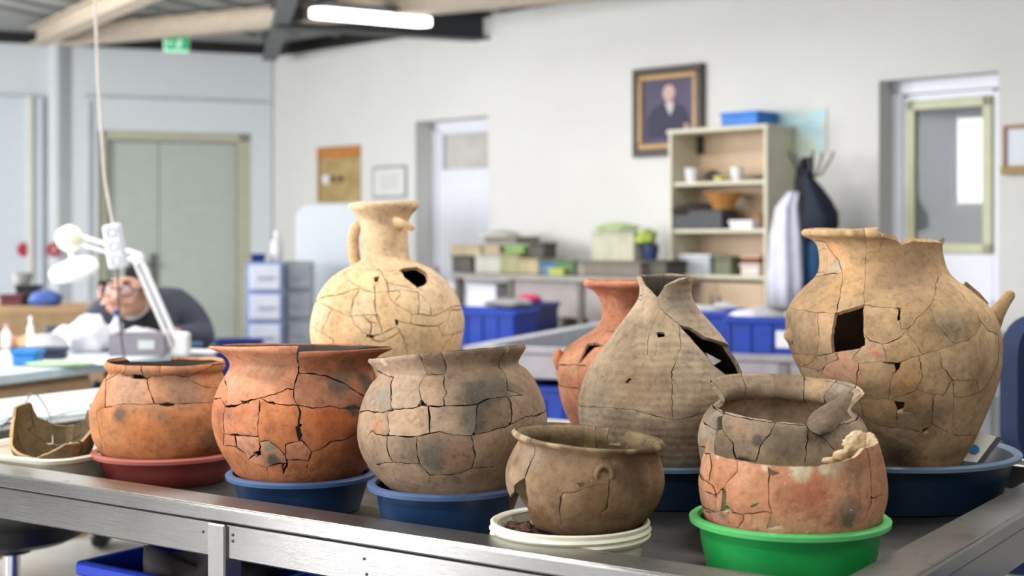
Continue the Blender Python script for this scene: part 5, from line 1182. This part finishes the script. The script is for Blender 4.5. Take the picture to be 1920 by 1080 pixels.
wire('thin pale blue wire lying across the white table', [onW(0, 790), onW(40, 778), onW(90, 782), onW(130, 772), onW(172, 768)], mat('pale_wire', (150, 190, 200), .5))
wire('thin dark wire with a red plug beside the black wire', [onW(10, 795), onW(50, 786), onW(70, 784), onW(90, 788)], mat('dark_wire', (60, 56, 66), .5))

# the workbench of the man
DA = Vector((-1.78, 4.94, 0)); DB = Vector((-1.268, 6.04, 0)); dv = (DB - DA).normalized(); D0 = DA - dv * 1.3; dn = Vector((-dv.y, dv.x, 0)); ang = math.atan2(dv.y, dv.x)
dl = (DB - D0).length
wk = thing('work_desk', 'pale work desk crowded with conservation tools where the person sits', 'desk', D0, ang)
MB().box((dl / 2, .39, .835), (dl, .78, .03), bev=.006).build('tabletop', mat('desk_top', (214, 222, 228), .4, var=.02), wk)
MB().box((dl / 2, -.004, .832), (dl, .01, .034), bev=.003).build('edge_strip', mat('desk_edge', (190, 206, 214), .4), wk)
dr_ = MB().box((dl - .95, .36, .5), (.5, .62, .62), bev=.006).build('drawer_unit', mat('tan_ply', (182, 150, 112), .6, var=.06), wk)
for k in range(3):
    d = MB().box((dl - .95, .04, .3 + .2 * k), (.47, .02, .18), bev=.005).build('drawer', _M['tan_ply'], wk)
    MB().box((dl - .95, .022, .3 + .2 * k), (.12, .02, .018), bev=.003).build('handle', grey_p, d)
for x in (.06, dl - 1.35, dl - .05):
    for y in (.06, .72): MB().box((x, y, .41), (.05, .05, .82), bev=.004).build('leg', grey_p, wk)
MB().box((dl / 2, .72, .45), (dl - .1, .02, .5), bev=.004).build('modesty_panel', mat('dark_panel', (48, 44, 42), .7), wk)
def dk(s, d, z=.8505): return DB - dv * s + dn * d + Vector((0, 0, z))
# find a place on the desk top under a picture point
def onD(px, py, dz=0):
    Y = F * (CZ - .8505) / (py - HY); return Vector(((px - 960) * Y / F, Y, .8505 + dz))
openbox('grey_tray_box', 'grey plastic box with pale label and tissue in front of the person', 'box', onD(264, 664), ang - R(62), .22, .17, .085, mat('mauve_grey', (134, 128, 138), .5), th=.006)
q = bpy.data.objects['grey_tray_box']; MB().box((.04, -.088, .045), (.065, .003, .035), bev=0).build('paper_label', mat('pale_label', (196, 200, 198), .7), q)
bag('white tissue filling the grey plastic box', onD(264, 658, .012), (.09, .07, .05), bagm, 51, nm='tissue', cat='tissue')
for i, (px, py, d, lab) in enumerate(((168, 660, (.09, .07, .09), 'biggest crumpled white bag at the left of the grey box'), (126, 655, (.07, .06, .06), 'white bag between the blue box and the biggest bag'), (200, 655, (.08, .07, .06), 'white tissue heap at the hands of the person'), (88, 664, (.08, .06, .05), 'low white tissue heap next to the orange pot sherd'))):
    bag(lab, onD(px, py), d, bagm, 60 + i, nm='tissue_bag')
lidbox('blue_box', 'bright blue square box near the left front of the desk', 'box', onD(52, 684), ang - R(70), .09, .08, .06, mat('azure', (30, 124, 196), .45))
lidbox('dark_box', 'dark navy box right behind the bright blue one', 'box', onD(75, 672), ang - R(60), .2, .08, .045, mat('navy_box', (40, 46, 70), .5))
bag('pale green cloth spread on the desk front', onD(112, 686), (.13, .06, .012), mat('mint_cloth', (178, 212, 170), .8), 70, nm='green_cloth', cat='cloth', rough=.15)
o = MB().box((0, 0, .003), (.2, .14, .005), bev=.001).build('paper_sheet', paper); o.location = onD(190, 682); o.rotation_euler = (0, 0, ang - R(60)); tag(o, 'white paper sheet on the desk in front of the grey box', 'paper')
o = MB().box((0, 0, .003), (.26, .14, .005), bev=.001).build('paper_sheet', paper); o.location = onD(350, 660); o.rotation_euler = (0, 0, ang - R(70)); tag(o, 'white paper sheet at the right end of the desk', 'paper')
lidbox('blue_case', 'small soft blue case at the right end of the desk by the lamp foot', 'case', onD(357, 651), ang - R(60), .09, .06, .02, blu, lid=.006)
bottle('water_bottle', 'clear water bottle with blue cap before the person', onD(219, 654), .026, .165, mat('clear_bottle', (196, 202, 214), .15), crate_d)
def pot_sherd(px, py, d, c, lab, seed):
    o = MB().blob((0, 0, d[2] * .6), d, seed, .35, 2).build('pot_sherd', mat('sherd_%d' % seed, c, .9, var=.15, scale=30), None, 2); o.location = onD(px, py); return tag(o, lab, 'sherd')
pot_sherd(60, 652, (.06, .045, .04), (216, 166, 122), 'pale orange pottery sherd on the desk amid white tissue', 81)
pot_sherd(22, 650, (.045, .035, .03), (204, 150, 124), 'pinkish pottery sherd near the left edge of the photo on the desk', 82)
bottle('glue_bottle', 'thin pale glue bottle standing behind the orange sherd', onD(57, 655), .014, .14, paper, paper)
bottle('glue_bottle', 'short white bottle at the left edge of the desk', onD(12, 652), .02, .1, paper, mat('pink_cap', (216, 170, 176), .5))
cup('jar', 'dark small jar behind the white bags on the desk', 'jar', onD(96, 652), .025, .09, mat('slate', (72, 80, 96), .5))

# magnifier lamp clamped to the desk
LY = 5.75
def lpn(px, py, Y=LY): return P(px, py, Y)
ml = thing('magnifier_lamp', 'white articulated magnifier lamp, lit, clamped to the work desk', 'lamp', lpn(342, 655), 0)
lw = mat('lamp_white', (228, 228, 230), .4, var=.01); L0 = lpn(342, 655)
def rel(px, py, Y=LY, dx=0): return lpn(px, py, Y) - L0 + Vector((dx, 0, 0))
MB().box((0, 0, .02), (.06, .05, .10), bev=.01).build('clamp', lw, ml)
MB().tube([rel(336, 650), rel(262, 482)], .011, 8).tube([rel(322, 650), rel(252, 490)], .009, 8).build('lower_arm', lw, ml, True)
MB().tube([rel(264, 478), rel(140, 440)], .010, 8).tube([rel(262, 492), rel(146, 456)], .008, 8).build('upper_arm', lw, ml, True)
MB().lathe([(.024, -.02), (.024, .02)], 16, M=Matrix.Translation(rel(258, 484)) @ Matrix.Rotation(R(90), 4, 'X'), cap1=True).build('elbow_joint', lw, ml, True)
MB().blob(rel(130, 447), (.055, .045, .055), 2, .04, 3, False).build('swivel_housing', mat('lamp_cream', (232, 226, 206), .4), ml, 2)
Mh = Matrix.Translation(rel(139, 505)) @ Euler((R(24), R(-9), 0)).to_matrix().to_4x4()
MB().tube([rel(131, 462), rel(137, 495)], .012, 8).build('neck', lw, ml, True)
MB().lathe([(.055, .02), (.085, .018), (.100, .008), (.100, -.012), (.092, -.014), (.092, 0), (.055, .002)], 40, M=Mh, cap0=False).build('lamp_head', lw, ml, True)
MB().lathe([(.056, -.004), (.091, -.006), (.091, .004), (.056, .002)], 36, M=Matrix.Translation(rel(139, 505)) @ Euler((R(24), R(-9), 0)).to_matrix().to_4x4(), cap0=False).build('ring_tube', mat('ring_light', (255, 252, 246), .5, emit=4.0, var=0), ml, True)
MB().lathe([(.001, .026), (.035, .024), (.057, .0185), (.057, .012), (.001, .012)], 36, M=Mh, cap0=False).build('diffuser_lens', mat('lit_lens', (255, 252, 246), .3, emit=2.0, var=0), ml, True)

# socket block hanging on its cable from the roof
PY = 5.0
pc = thing('hanging_socket', 'white multiple socket block hanging from the roof on a pale cable', 'socket', P(216, 462, PY), 0)
c0 = P(216, 462, PY)
hb = MB().box((0, 0, 0), (.062, .045, .158), bev=.008); hbo = hb.build('housing', mat('socket_white', (222, 226, 234), .4, var=.01), pc); hbo.rotation_euler = (0, R(-9), 0)
for i in range(3):
    s_ = MB().lathe([(.018, 0), (.018, .003), (.014, .0035), (.013, -.004), (.001, -.004)], 18, M=Matrix.Translation((0, -.0235, -.05 + .05 * i)) @ Matrix.Rotation(R(90), 4, 'X'), cap0=False).build('socket', mat('socket_grey', (200, 206, 216), .4), hbo, True)
MB().tube([Vector((-.008, 0, .078)), P(196, 330, PY) - c0, P(184, 150, PY) - c0, P(178, 0, PY) - c0, P(172, -200, PY) - c0, P(168, -392, PY) - c0], .0055, 8).build('cable', mat('cable_pale', (208, 198, 190), .5), pc, True)
MB().tube([Vector((.008, 0, -.078)), P(222, 560, PY) - c0, P(228, 640, PY) - c0, P(236, 690, PY) - c0 ], .004, 8).build('lead', mat('lead_dark', (86, 82, 90), .5), pc, True)

# wooden bench with clutter behind the desk, far left
bz = .95
tbk = thing('side_bench', 'low wooden bench with clutter behind the work desk, far left', 'bench', (-2.95, 7.6, 0), R(8))
MB().box((0, .25, bz - .02), (1.55, .5, .04), bev=.005).build('top', mat('bench_wood', (168, 136, 98), .6, var=.08), tbk)
MB().box((0, .02, bz / 2), (1.5, .03, bz - .05), bev=.005).build('front_panel', mat('bench_wood_dark', (150, 122, 88), .6, var=.08), tbk)
for sx in (-1, 1): MB().box((sx * .72, .25, (bz - .04) / 2), (.04, .46, bz - .04), bev=.004).build('side_panel', _M['bench_wood_dark'], tbk)
def onK(px, Y, z=0): return Vector(((px - 960) * Y / F, Y, bz + .001 + z))
bag('soft blue bag on the wooden side bench', onK(86, 7.75), (.09, .07, .05), mat('blue_bag', (66, 92, 160), .6), 90, rough=.2)
lidbox('dark_case', 'black case left of the soft blue bag on the side bench', 'case', onK(54, 7.85), R(8), .12, .12, .11, black)
lidbox('red_case', 'dark red case at the left edge on the side bench', 'case', onK(24, 7.8), R(8), .12, .1, .06, mat('maroon', (104, 50, 60), .6))
cup('grey_bowl', 'grey bowl stacked on the black case of the side bench', 'bowl', onK(42, 7.9, .112), .05, .06, mat('bowl_grey', (160, 158, 158), .6))
for i, (px, lab) in enumerate(((46, 'red round alarm button on the left wall, the left one'), (101, 'red round alarm bell on the left wall, behind the lamp'))):
    yy = -.062 if i == 0 else -.108
    t = thing('alarm_button', lab, 'alarm', CORN + Vector((cl * xL(px, yy) - sl * yy, sl * xL(px, yy) + cl * yy, zL(px, 468, yy))), AL)
    MB().lathe([(.055, -.0), (.055, .02), (.045, .03), (.002, .034)], 20, M=Matrix.Rotation(R(90), 4, 'X'), cap1=True).build('case', mat('alarm_red', (176, 44, 62), .5), t, True)
    MB().lathe([(.022, .03), (.02, .042), (.002, .044)], 16, M=Matrix.Rotation(R(90), 4, 'X'), cap1=True).build('button', mat('alarm_red', (176, 44, 62)) if i == 0 else mat('alarm_pale', (206, 170, 176), .5), t, True)

# exit sign hanging under the roof
ex = thing('exit_sign', 'green running-man exit sign hanging under the roof above the double door', 'sign', P(331, 80, 10.6), AL)
sw, shh = 46 * 10.6 / F, 36 * 10.6 / F
grn_l = mat('exit_green', (60, 176, 116), .4, emit=.25, var=.02); grn_w = mat('exit_white', (186, 240, 214), .4, emit=.5, var=.02)
MB().box((0, 0, 0), (sw, .05, shh), bev=.006).build('housing', grn_w, ex)
MB().box((0, -.027, -.005), (sw * .94, .004, shh * .72), bev=0).build('face', grn_l, ex)
mz = Matrix.Translation((0, -.0305, 0)) @ Mx
MB().prism([(.012, .01), (.03, .012), (.045, -.012), (.036, -.018), (.03, -.004), (.02, -.03), (.034, -.045), (.024, -.05), (.006, -.028), (-.008, -.05), (-.018, -.044), (.0, -.018), (.002, -.006), (-.012, -.004), (-.014, .004)], 0, .003, mz).prism([(.024 + .008 * math.cos(R(a)), .026 + .008 * math.sin(R(a))) for a in range(0, 360, 30)], 0, .003, mz).build('running_figure', grn_w, ex)
MB().prism([(-.03, -.002), (-.055, -.002), (-.055, .010), (-.078, -.010), (-.055, -.03), (-.055, -.018), (-.03, -.018)], 0, .003, mz).build('arrow', grn_w, ex)
MB().tube([(0, 0, shh / 2), (0, 0, CH - 2.80 + .02)], .012, 8).build('hanger', grey_p, ex, True)

# ceiling lamps
def ceiling_lamp(label, a, b_):
    d = b_ - a; L = d.length; t = thing('ceiling_lamp', label, 'lamp', (a + b_) / 2, math.atan2(d.y, d.x), 'fluorescent ceiling lamps')
    MB().box((0, 0, .035), (L * .96, .12, .05), bev=.01).build('housing', grey_beam, t)
    prof = rounded(L, .17, .084)
    MB().prism(prof, -.035, .012).build('diffuser', mat('lit_diffuser', (255, 253, 248), .4, emit=6.0, var=0), t)
    for sx in (-1, 1): MB().tube([(sx * L * .3, 0, .05), (sx * L * .3, 0, CH - a.z)], .006, 6).build('hanger', grey_p, t, True)
ceiling_lamp('lit fluorescent lamp under the roof, upper left of the photo', P(583, 21, 9.0), P(806, 38, 9.45))
# ------------------------------------------------------------------ the person at the desk
skin = mat('skin', (206, 160, 136), .6, var=.05, scale=14); hair = mat('dark_hair', (52, 46, 46), .8, var=.2, scale=60, bump=.6); beard = mat('grey_beard', (168, 160, 156), .85, var=.2, scale=60, bump=.6)
jacket = mat('slate_jacket', (62, 66, 80), .85, var=.12); shirt = mat('pale_shirt', (206, 206, 210), .8); trous = mat('dark_trousers', (44, 46, 54), .85)
pr = thing('person', 'person with dark side hair and glasses bent over the work desk in slate jacket', 'person', (P(274, 0, 6.5).x, 6.5, 0), R(10))
def skinned(name, vs, es, m, parent, sub=2):
    me = bpy.data.meshes.new(name); me.from_pydata([v[:3] for v in vs], es, []); o = bpy.data.objects.new(name, me); COL.objects.link(o); o.parent = parent
    k = o.modifiers.new('Skin', 'SKIN'); k.use_smooth_shade = True
    for i, v in enumerate(vs):
        d = me.skin_vertices[0].data[i]; d.radius = v[3] if hasattr(v[3], '__len__') else (v[3], v[3]); d.use_root = (i == 0)
    s_ = o.modifiers.new('Sub', 'SUBSURF'); s_.levels = sub; s_.render_levels = sub
    me.materials.append(m); return o
# local frame: -y towards the desk and the camera; the body leans forward over the desk end
hd_ = (-.075, -.30, 1.085)
V = [(0, .16, .50, .15), (0, .13, .66, .15), (0, .05, .84, .155), (-.01, -.04, .97, .13), (-.025, -.12, 1.02, .07), (-.045, -.19, 1.035, .058)]
E = [(0, 1), (1, 2), (2, 3), (3, 4), (4, 5)]
def chain(start, pts):
    prev = start
    for p_ in pts:
        V.append(p_); E.append((prev, len(V) - 1)); prev = len(V) - 1
    return prev
# head: jaw, face, crown
h1 = chain(5, [(hd_[0] + .015, hd_[1] + .03, hd_[2] - .035, .078), (hd_[0], hd_[1] - .0, hd_[2] + .02, .092), (hd_[0] - .005, hd_[1] + .0, hd_[2] + .085, .078)])
chain(6, [(hd_[0] - .015, hd_[1] - .05, hd_[2] - .075, .05)])
chain(7, [(hd_[0] - .022, hd_[1] - .10, hd_[2] - .005, .020), (hd_[0] - .026, hd_[1] - .125, hd_[2] - .03, .016)])     # nose
for sgn, hx, hy, hz_ in ((-1, -.19, -.36, .905), (1, .10, -.40, .905)):
    sh_ = chain(3, [(sgn * .15, -.02, .985, .075), (sgn * .205, -.02, .95, .062)])
    el = chain(sh_, [(sgn * .255, -.10, .855, .048), (sgn * .25, -.19, .885, .044)])
    wr = chain(el, [((sgn * .25 + hx) / 2 + sgn * .03, -.29, .895, .034), (hx + sgn * .03, hy + .03, hz_, .026)])
    pa = chain(wr, [(hx, hy - .03, hz_ - .002, (.034, .018))])
    for f_, (dx, ln) in enumerate(((-.026, .062), (-.009, .072), (.009, .068), (.026, .052))):
        chain(pa, [(hx + dx * .9, hy - .065, hz_ + .004, .0095), (hx + dx * 1.1 - sgn * .008, hy - .065 - ln * .55, hz_ - .006, .0085), (hx + dx - sgn * .016, hy - .065 - ln * .8, hz_ - .026, .007)])
    chain(wr, [(hx - sgn * .04, hy - .02, hz_ + .002, .011), (hx - sgn * .058, hy - .055, hz_ - .006, .0095), (hx - sgn * .052, hy - .082, hz_ - .016, .008)])
for sgn in (-1, 1):                                                    # legs under the desk, feet on the floor
    hp = chain(0, [(sgn * .10, .12, .47, .09)]); kn = chain(hp, [(sgn * .14, -.14, .50, .072), (sgn * .15, -.32, .49, .062)]); ft = chain(kn, [(sgn * .15, -.31, .28, .055), (sgn * .15, -.28, .085, .042)]); chain(ft, [(sgn * .16, -.36, .045, .038), (sgn * .165, -.45, .035, .03)])
skinned('body', V, E, skin, pr)
JV = [(0, .165, .52, .175), (0, .13, .68, .178), (0, .055, .85, .178), (-.01, -.035, .955, .15)]; JE = [(0, 1), (1, 2), (2, 3)]
for sgn, hx, hy in ((-1, -.19, -.36), (1, .10, -.40)):
    k = len(JV); JV += [(sgn * .14, -.02, .985, .118), (sgn * .21, -.02, .95, .092), (sgn * .26, -.10, .855, .066), (sgn * .253, -.19, .885, .06), ((sgn * .25 + hx) / 2 + sgn * .03, -.285, .897, .047), (hx + sgn * .036, hy + .05, .906, .038)]
    JE += [(3, k), (k, k + 1), (k + 1, k + 2), (k + 2, k + 3), (k + 3, k + 4), (k + 4, k + 5)]
skinned('jacket', JV, JE, jacket, pr)
skinned('shirt', [(-.005, -.02, .90, .165), (-.015, -.085, .985, .105), (-.034, -.145, 1.012, .076)], [(0, 1), (1, 2)], mat('black_shirt', (34, 34, 40), .85), pr)
skinned('collar', [(-.036, -.150, 1.005, .079), (-.042, -.170, 1.02, .074)], [(0, 1)], shirt, pr)
TV = [(0, .165, .50, .165)]; TE = []
for sgn in (-1, 1):
    k = len(TV); TV += [(sgn * .10, .12, .475, .105), (sgn * .14, -.14, .50, .085), (sgn * .15, -.32, .49, .075), (sgn * .15, -.31, .28, .07), (sgn * .15, -.285, .12, .062)]
    TE += [(0, k), (k, k + 1), (k + 1, k + 2), (k + 2, k + 3), (k + 3, k + 4)]
skinned('trousers', TV, TE, trous, pr)
for sgn in (-1, 1): skinned('shoe', [(sgn * .15, -.27, .05, .05), (sgn * .155, -.36, .045, .046), (sgn * .165, -.47, .038, .036)], [(0, 1), (1, 2)], black, pr)
hx, hy, hz_ = hd_
# hair round the sides and back, beard, ears, eyes, glasses
b = MB(); g = bmesh.ops.create_icosphere(b.bm, subdivisions=4, radius=1)
for v in list(b.bm.verts):
    if v.co.y < -.1 + .75 * max(0, v.co.z - .0) or v.co.z < -.62 or (v.co.z > .42 and v.co.y < .75 and v.co.x < .2) or v.co.z > .8 or (v.co.x < -.1 and v.co.z > .2): b.bm.verts.remove(v)
for v in b.bm.verts:
    n_ = 1 + .04 * mnoise.noise(v.co * 9); v.co = Vector((hx + v.co.x * .103 * n_, hy + .012 + v.co.y * .116 * n_, hz_ + .035 + v.co.z * .118 * n_))
ho = b.build('hair', hair, pr, 2, fix=False); so_ = ho.modifiers.new('t', 'SOLIDIFY'); so_.thickness = .012; so_.offset = 0
MB().blob((hx - .021, hy - .097, hz_ - .052), (.026, .012, .006), 5, .1, 2, False).build('lips', mat('lip_skin', (176, 110, 100), .5), pr, 2)
for sgn in (-1, 1):
    MB().blob((hx + sgn * .094, hy + .01, hz_ + .0), (.012, .022, .034), 6, .1, 2, False).build('ear', skin, pr, 2)
    MB().blob((hx - .012 + sgn * .034, hy - .084, hz_ + .022), (.014, .010, .010), 1, 0, 2, False).build('eye', mat('eye_white', (222, 216, 210), .3), pr, 2)
    MB().blob((hx - .012 + sgn * .036, hy - .080, hz_ + .05), (.024, .010, .006), 2, .1, 2, False).build('eyebrow', hair, pr, 2)
gl = mat('purple_glasses', (70, 52, 92), .35)
b = MB()
for sgn in (-1, 1):
    b.tube([(hx - .014 + sgn * .037 + .029 * math.cos(R(a)), hy - .104, hz_ + .012 + .021 * math.sin(R(a))) for a in range(0, 375, 15)], .004, 6, cap=False)
    b.tube([(hx - .014 + sgn * .066, hy - .102, hz_ + .016), (hx + sgn * .098, hy - .01, hz_ + .014)], .0035, 6)
b.tube([(hx - .022, hy - .106, hz_ + .016), (hx - .006, hy - .106, hz_ + .016)], .0035, 6)
b.build('glasses', gl, pr, True)

# office chair of the person
def office_chair(label, loc, rot, fabric, hb0=.55, hb1=1.0, seat=.46, w=.44):
    t = thing('office_chair', label, 'chair', loc, rot)
    MB().prism(rounded(w, w, .09), seat - .07, seat).build('seat', fabric, t)
    Mb = Matrix.Translation((0, w / 2 - .02, (hb0 + hb1) / 2)) @ Mx
    MB().prism(rounded(w, hb1 - hb0, .10), -.035, .035, Mb).build('backrest', fabric, t)
    MB().tube([(0, w / 2 + .035, hb0 + .2), (0, w / 2 + .06, seat), (0, .1, seat - .09)], .02, 8).build('back_bar', black, t, True)
    for sx in (-1, 1): MB().tube(spline3([(sx * (w / 2 - .06), .05, seat - .05), (sx * (w / 2 + .04), .05, seat - .02), (sx * (w / 2 + .05), .1, seat + .16), (sx * (w / 2 + .05), -.02, seat + .22), (sx * (w / 2 + .05), -.16, seat + .2), (sx * (w / 2 + .04), -.18, seat + .1)]), .017, 8).build('armrest', black, t, True)
    MB().tube([(0, 0, .08), (0, 0, seat - .07)], .025, 12).build('gas_post', silver, t, True)
    for k in range(5):
        a = R(72 * k + 18); u = Vector((math.cos(a), math.sin(a), 0))
        MB().tube([Vector((0, 0, .11)), u * .28 + Vector((0, 0, .075))], .02, 8).build('leg', black, t, True)
        MB().lathe([(.022, -.012), (.025, 0), (.022, .012)], 14, M=Matrix.Translation(u * .28 + Vector((0, 0, .027))) @ Matrix.Rotation(R(90), 4, 'X'), cap1=True).build('caster', black, t, True)
    return t
office_chair('black office chair the person at the desk sits on', (P(300, 0, 6.76).x, 6.70, 0), R(8), charcoal, .52, .93, .42)
office_chair('dark blue office chair behind the right end of the steel table', (1.462, 4.05, 0), R(-160), mat('navy_fabric', (10, 30, 70), .8, var=.1), .72, 1.12, .5, .46)
# stool under the left end of the steel table
sl_ = thing('stool', 'black swivel stool with chrome post under the left end of the table', 'stool', (P(22, 0, 3.75).x, 3.75, 0))
MB().lathe([(.15, .53), (.18, .545), (.18, .585), (.15, .60), (.002, .605)], 32, cap1=True).build('seat', black, sl_, True)
MB().tube([(0, 0, .50), (0, 0, .535)], .05, 14).build('seat_plate', black, sl_, True)
MB().tube([(0, 0, .40), (0, 0, .51)], .022, 14).build('chrome_post', mat('chrome', (210, 210, 216), .15, 1.0), sl_, True)
MB().lathe([(.045, .10), (.042, .41), (.03, .42)], 18, cap1=True).build('post_cover', black, sl_, True)
for k in range(5):
    a = R(72 * k); u = Vector((math.cos(a), math.sin(a), 0))
    MB().tube([Vector((0, 0, .11)), u * .27 + Vector((0, 0, .06))], .02, 8).build('leg', black, sl_, True)
    MB().lathe([(.02, -.012), (.024, 0), (.02, .012)], 14, M=Matrix.Translation(u * .27 + Vector((0, 0, .026))) @ Matrix.Rotation(R(90), 4, 'X'), cap1=True).build('caster', black, sl_, True)

# crates on the lower shelf of the steel table, label in the big basin
crate('blue crate with a dark bag below the left part of the steel table', tw(-1.66, .42, .252), TR, .50, .34, .36, mat('crate_royal', (18, 60, 200), .4, var=.06))
o = MB().blob((0, 0, .19), (.2, .13, .2), 120, .3, 4, True, 3.0).build('bin_bag', mat('dark_bag', (60, 56, 56), .8, var=.2), None, 2); o.location = tw(-1.66, .42, .264); tag(o, 'crumpled dark bag filling the blue crate below the table', 'bag')
crate('blue crate below the steel table right of its visible leg', tw(-.98, .42, .252), TR, .46, .34, .35, mat('crate_royal', (18, 60, 200)))
crate('deep blue crate below the right corner of the steel table', tw(.30, .75, .0), TR, .36, .6, .62, crate_d)
crate('deep blue crate stacked beside the right edge of the steel table', tw(.30, 1.45, .0), TR, .36, .5, .5, crate_d)
# paper label with blue dot standing in the big basin
yl = 2.80
q = [P(1795, 866, yl), P(1862, 866, yl - .02), P(1868, 820, yl + .02), P(1826, 808, yl + .04)]
cl_ = thing('find_label', 'white find label with a blue dot tucked beside the jar in the big basin', 'label', P(1830, 862, yl), 0)
c0 = P(1830, 862, yl); a0, a1, a2, a3 = [v - c0 for v in (P(1797, 864, yl), P(1832, 868, yl - .015), P(1868, 820, yl + .01), P(1830, 808, yl + .03))]
def slab(pts, th_, nm, m, par):
    n_ = (pts[1] - pts[0]).cross(pts[-1] - pts[0]).normalized() * th_; bm = bmesh.new()
    A = [bm.verts.new(v) for v in pts]; B = [bm.verts.new(v + n_) for v in pts]; k = len(pts)
    bm.faces.new(A); bm.faces.new(B[::-1])
    for i in range(k): bm.faces.new((A[i], B[i], B[(i + 1) % k], A[(i + 1) % k]))
    bmesh.ops.recalc_face_normals(bm, faces=bm.faces); me = bpy.data.meshes.new(nm); bm.to_mesh(me); bm.free(); me.materials.append(m); o = bpy.data.objects.new(nm, me); COL.objects.link(o); o.parent = par; return o
slab([a0, a1, a2, a3], .002, 'card', mat('label_card', (204, 202, 188), .7, var=.03), cl_)
ex_ = (a1 - a0).normalized(); ey_ = (a3 - a0).normalized(); nn = ex_.cross(ey_).normalized()
cc = a0 * .35 + a1 * .25 + a2 * .2 + a3 * .2
sgn_ = -1 if nn.y > 0 else 1
slab([cc + ex_ * (.0105 * math.cos(R(a))) + (nn.cross(ex_)) * (.0105 * math.sin(R(a))) + nn * sgn_ * .004 for a in range(0, 360, 24)], .001, 'blue_dot', mat('dot_blue', (44, 116, 176), .6), cl_)
slab([a1 + ex_ * .001, a1 + ex_ * .014 + Vector((0, .004, .002)), a2 + ex_ * .014 + Vector((0, .004, 0)), a2 + ex_ * .001], .002, 'black_edge', black, cl_)
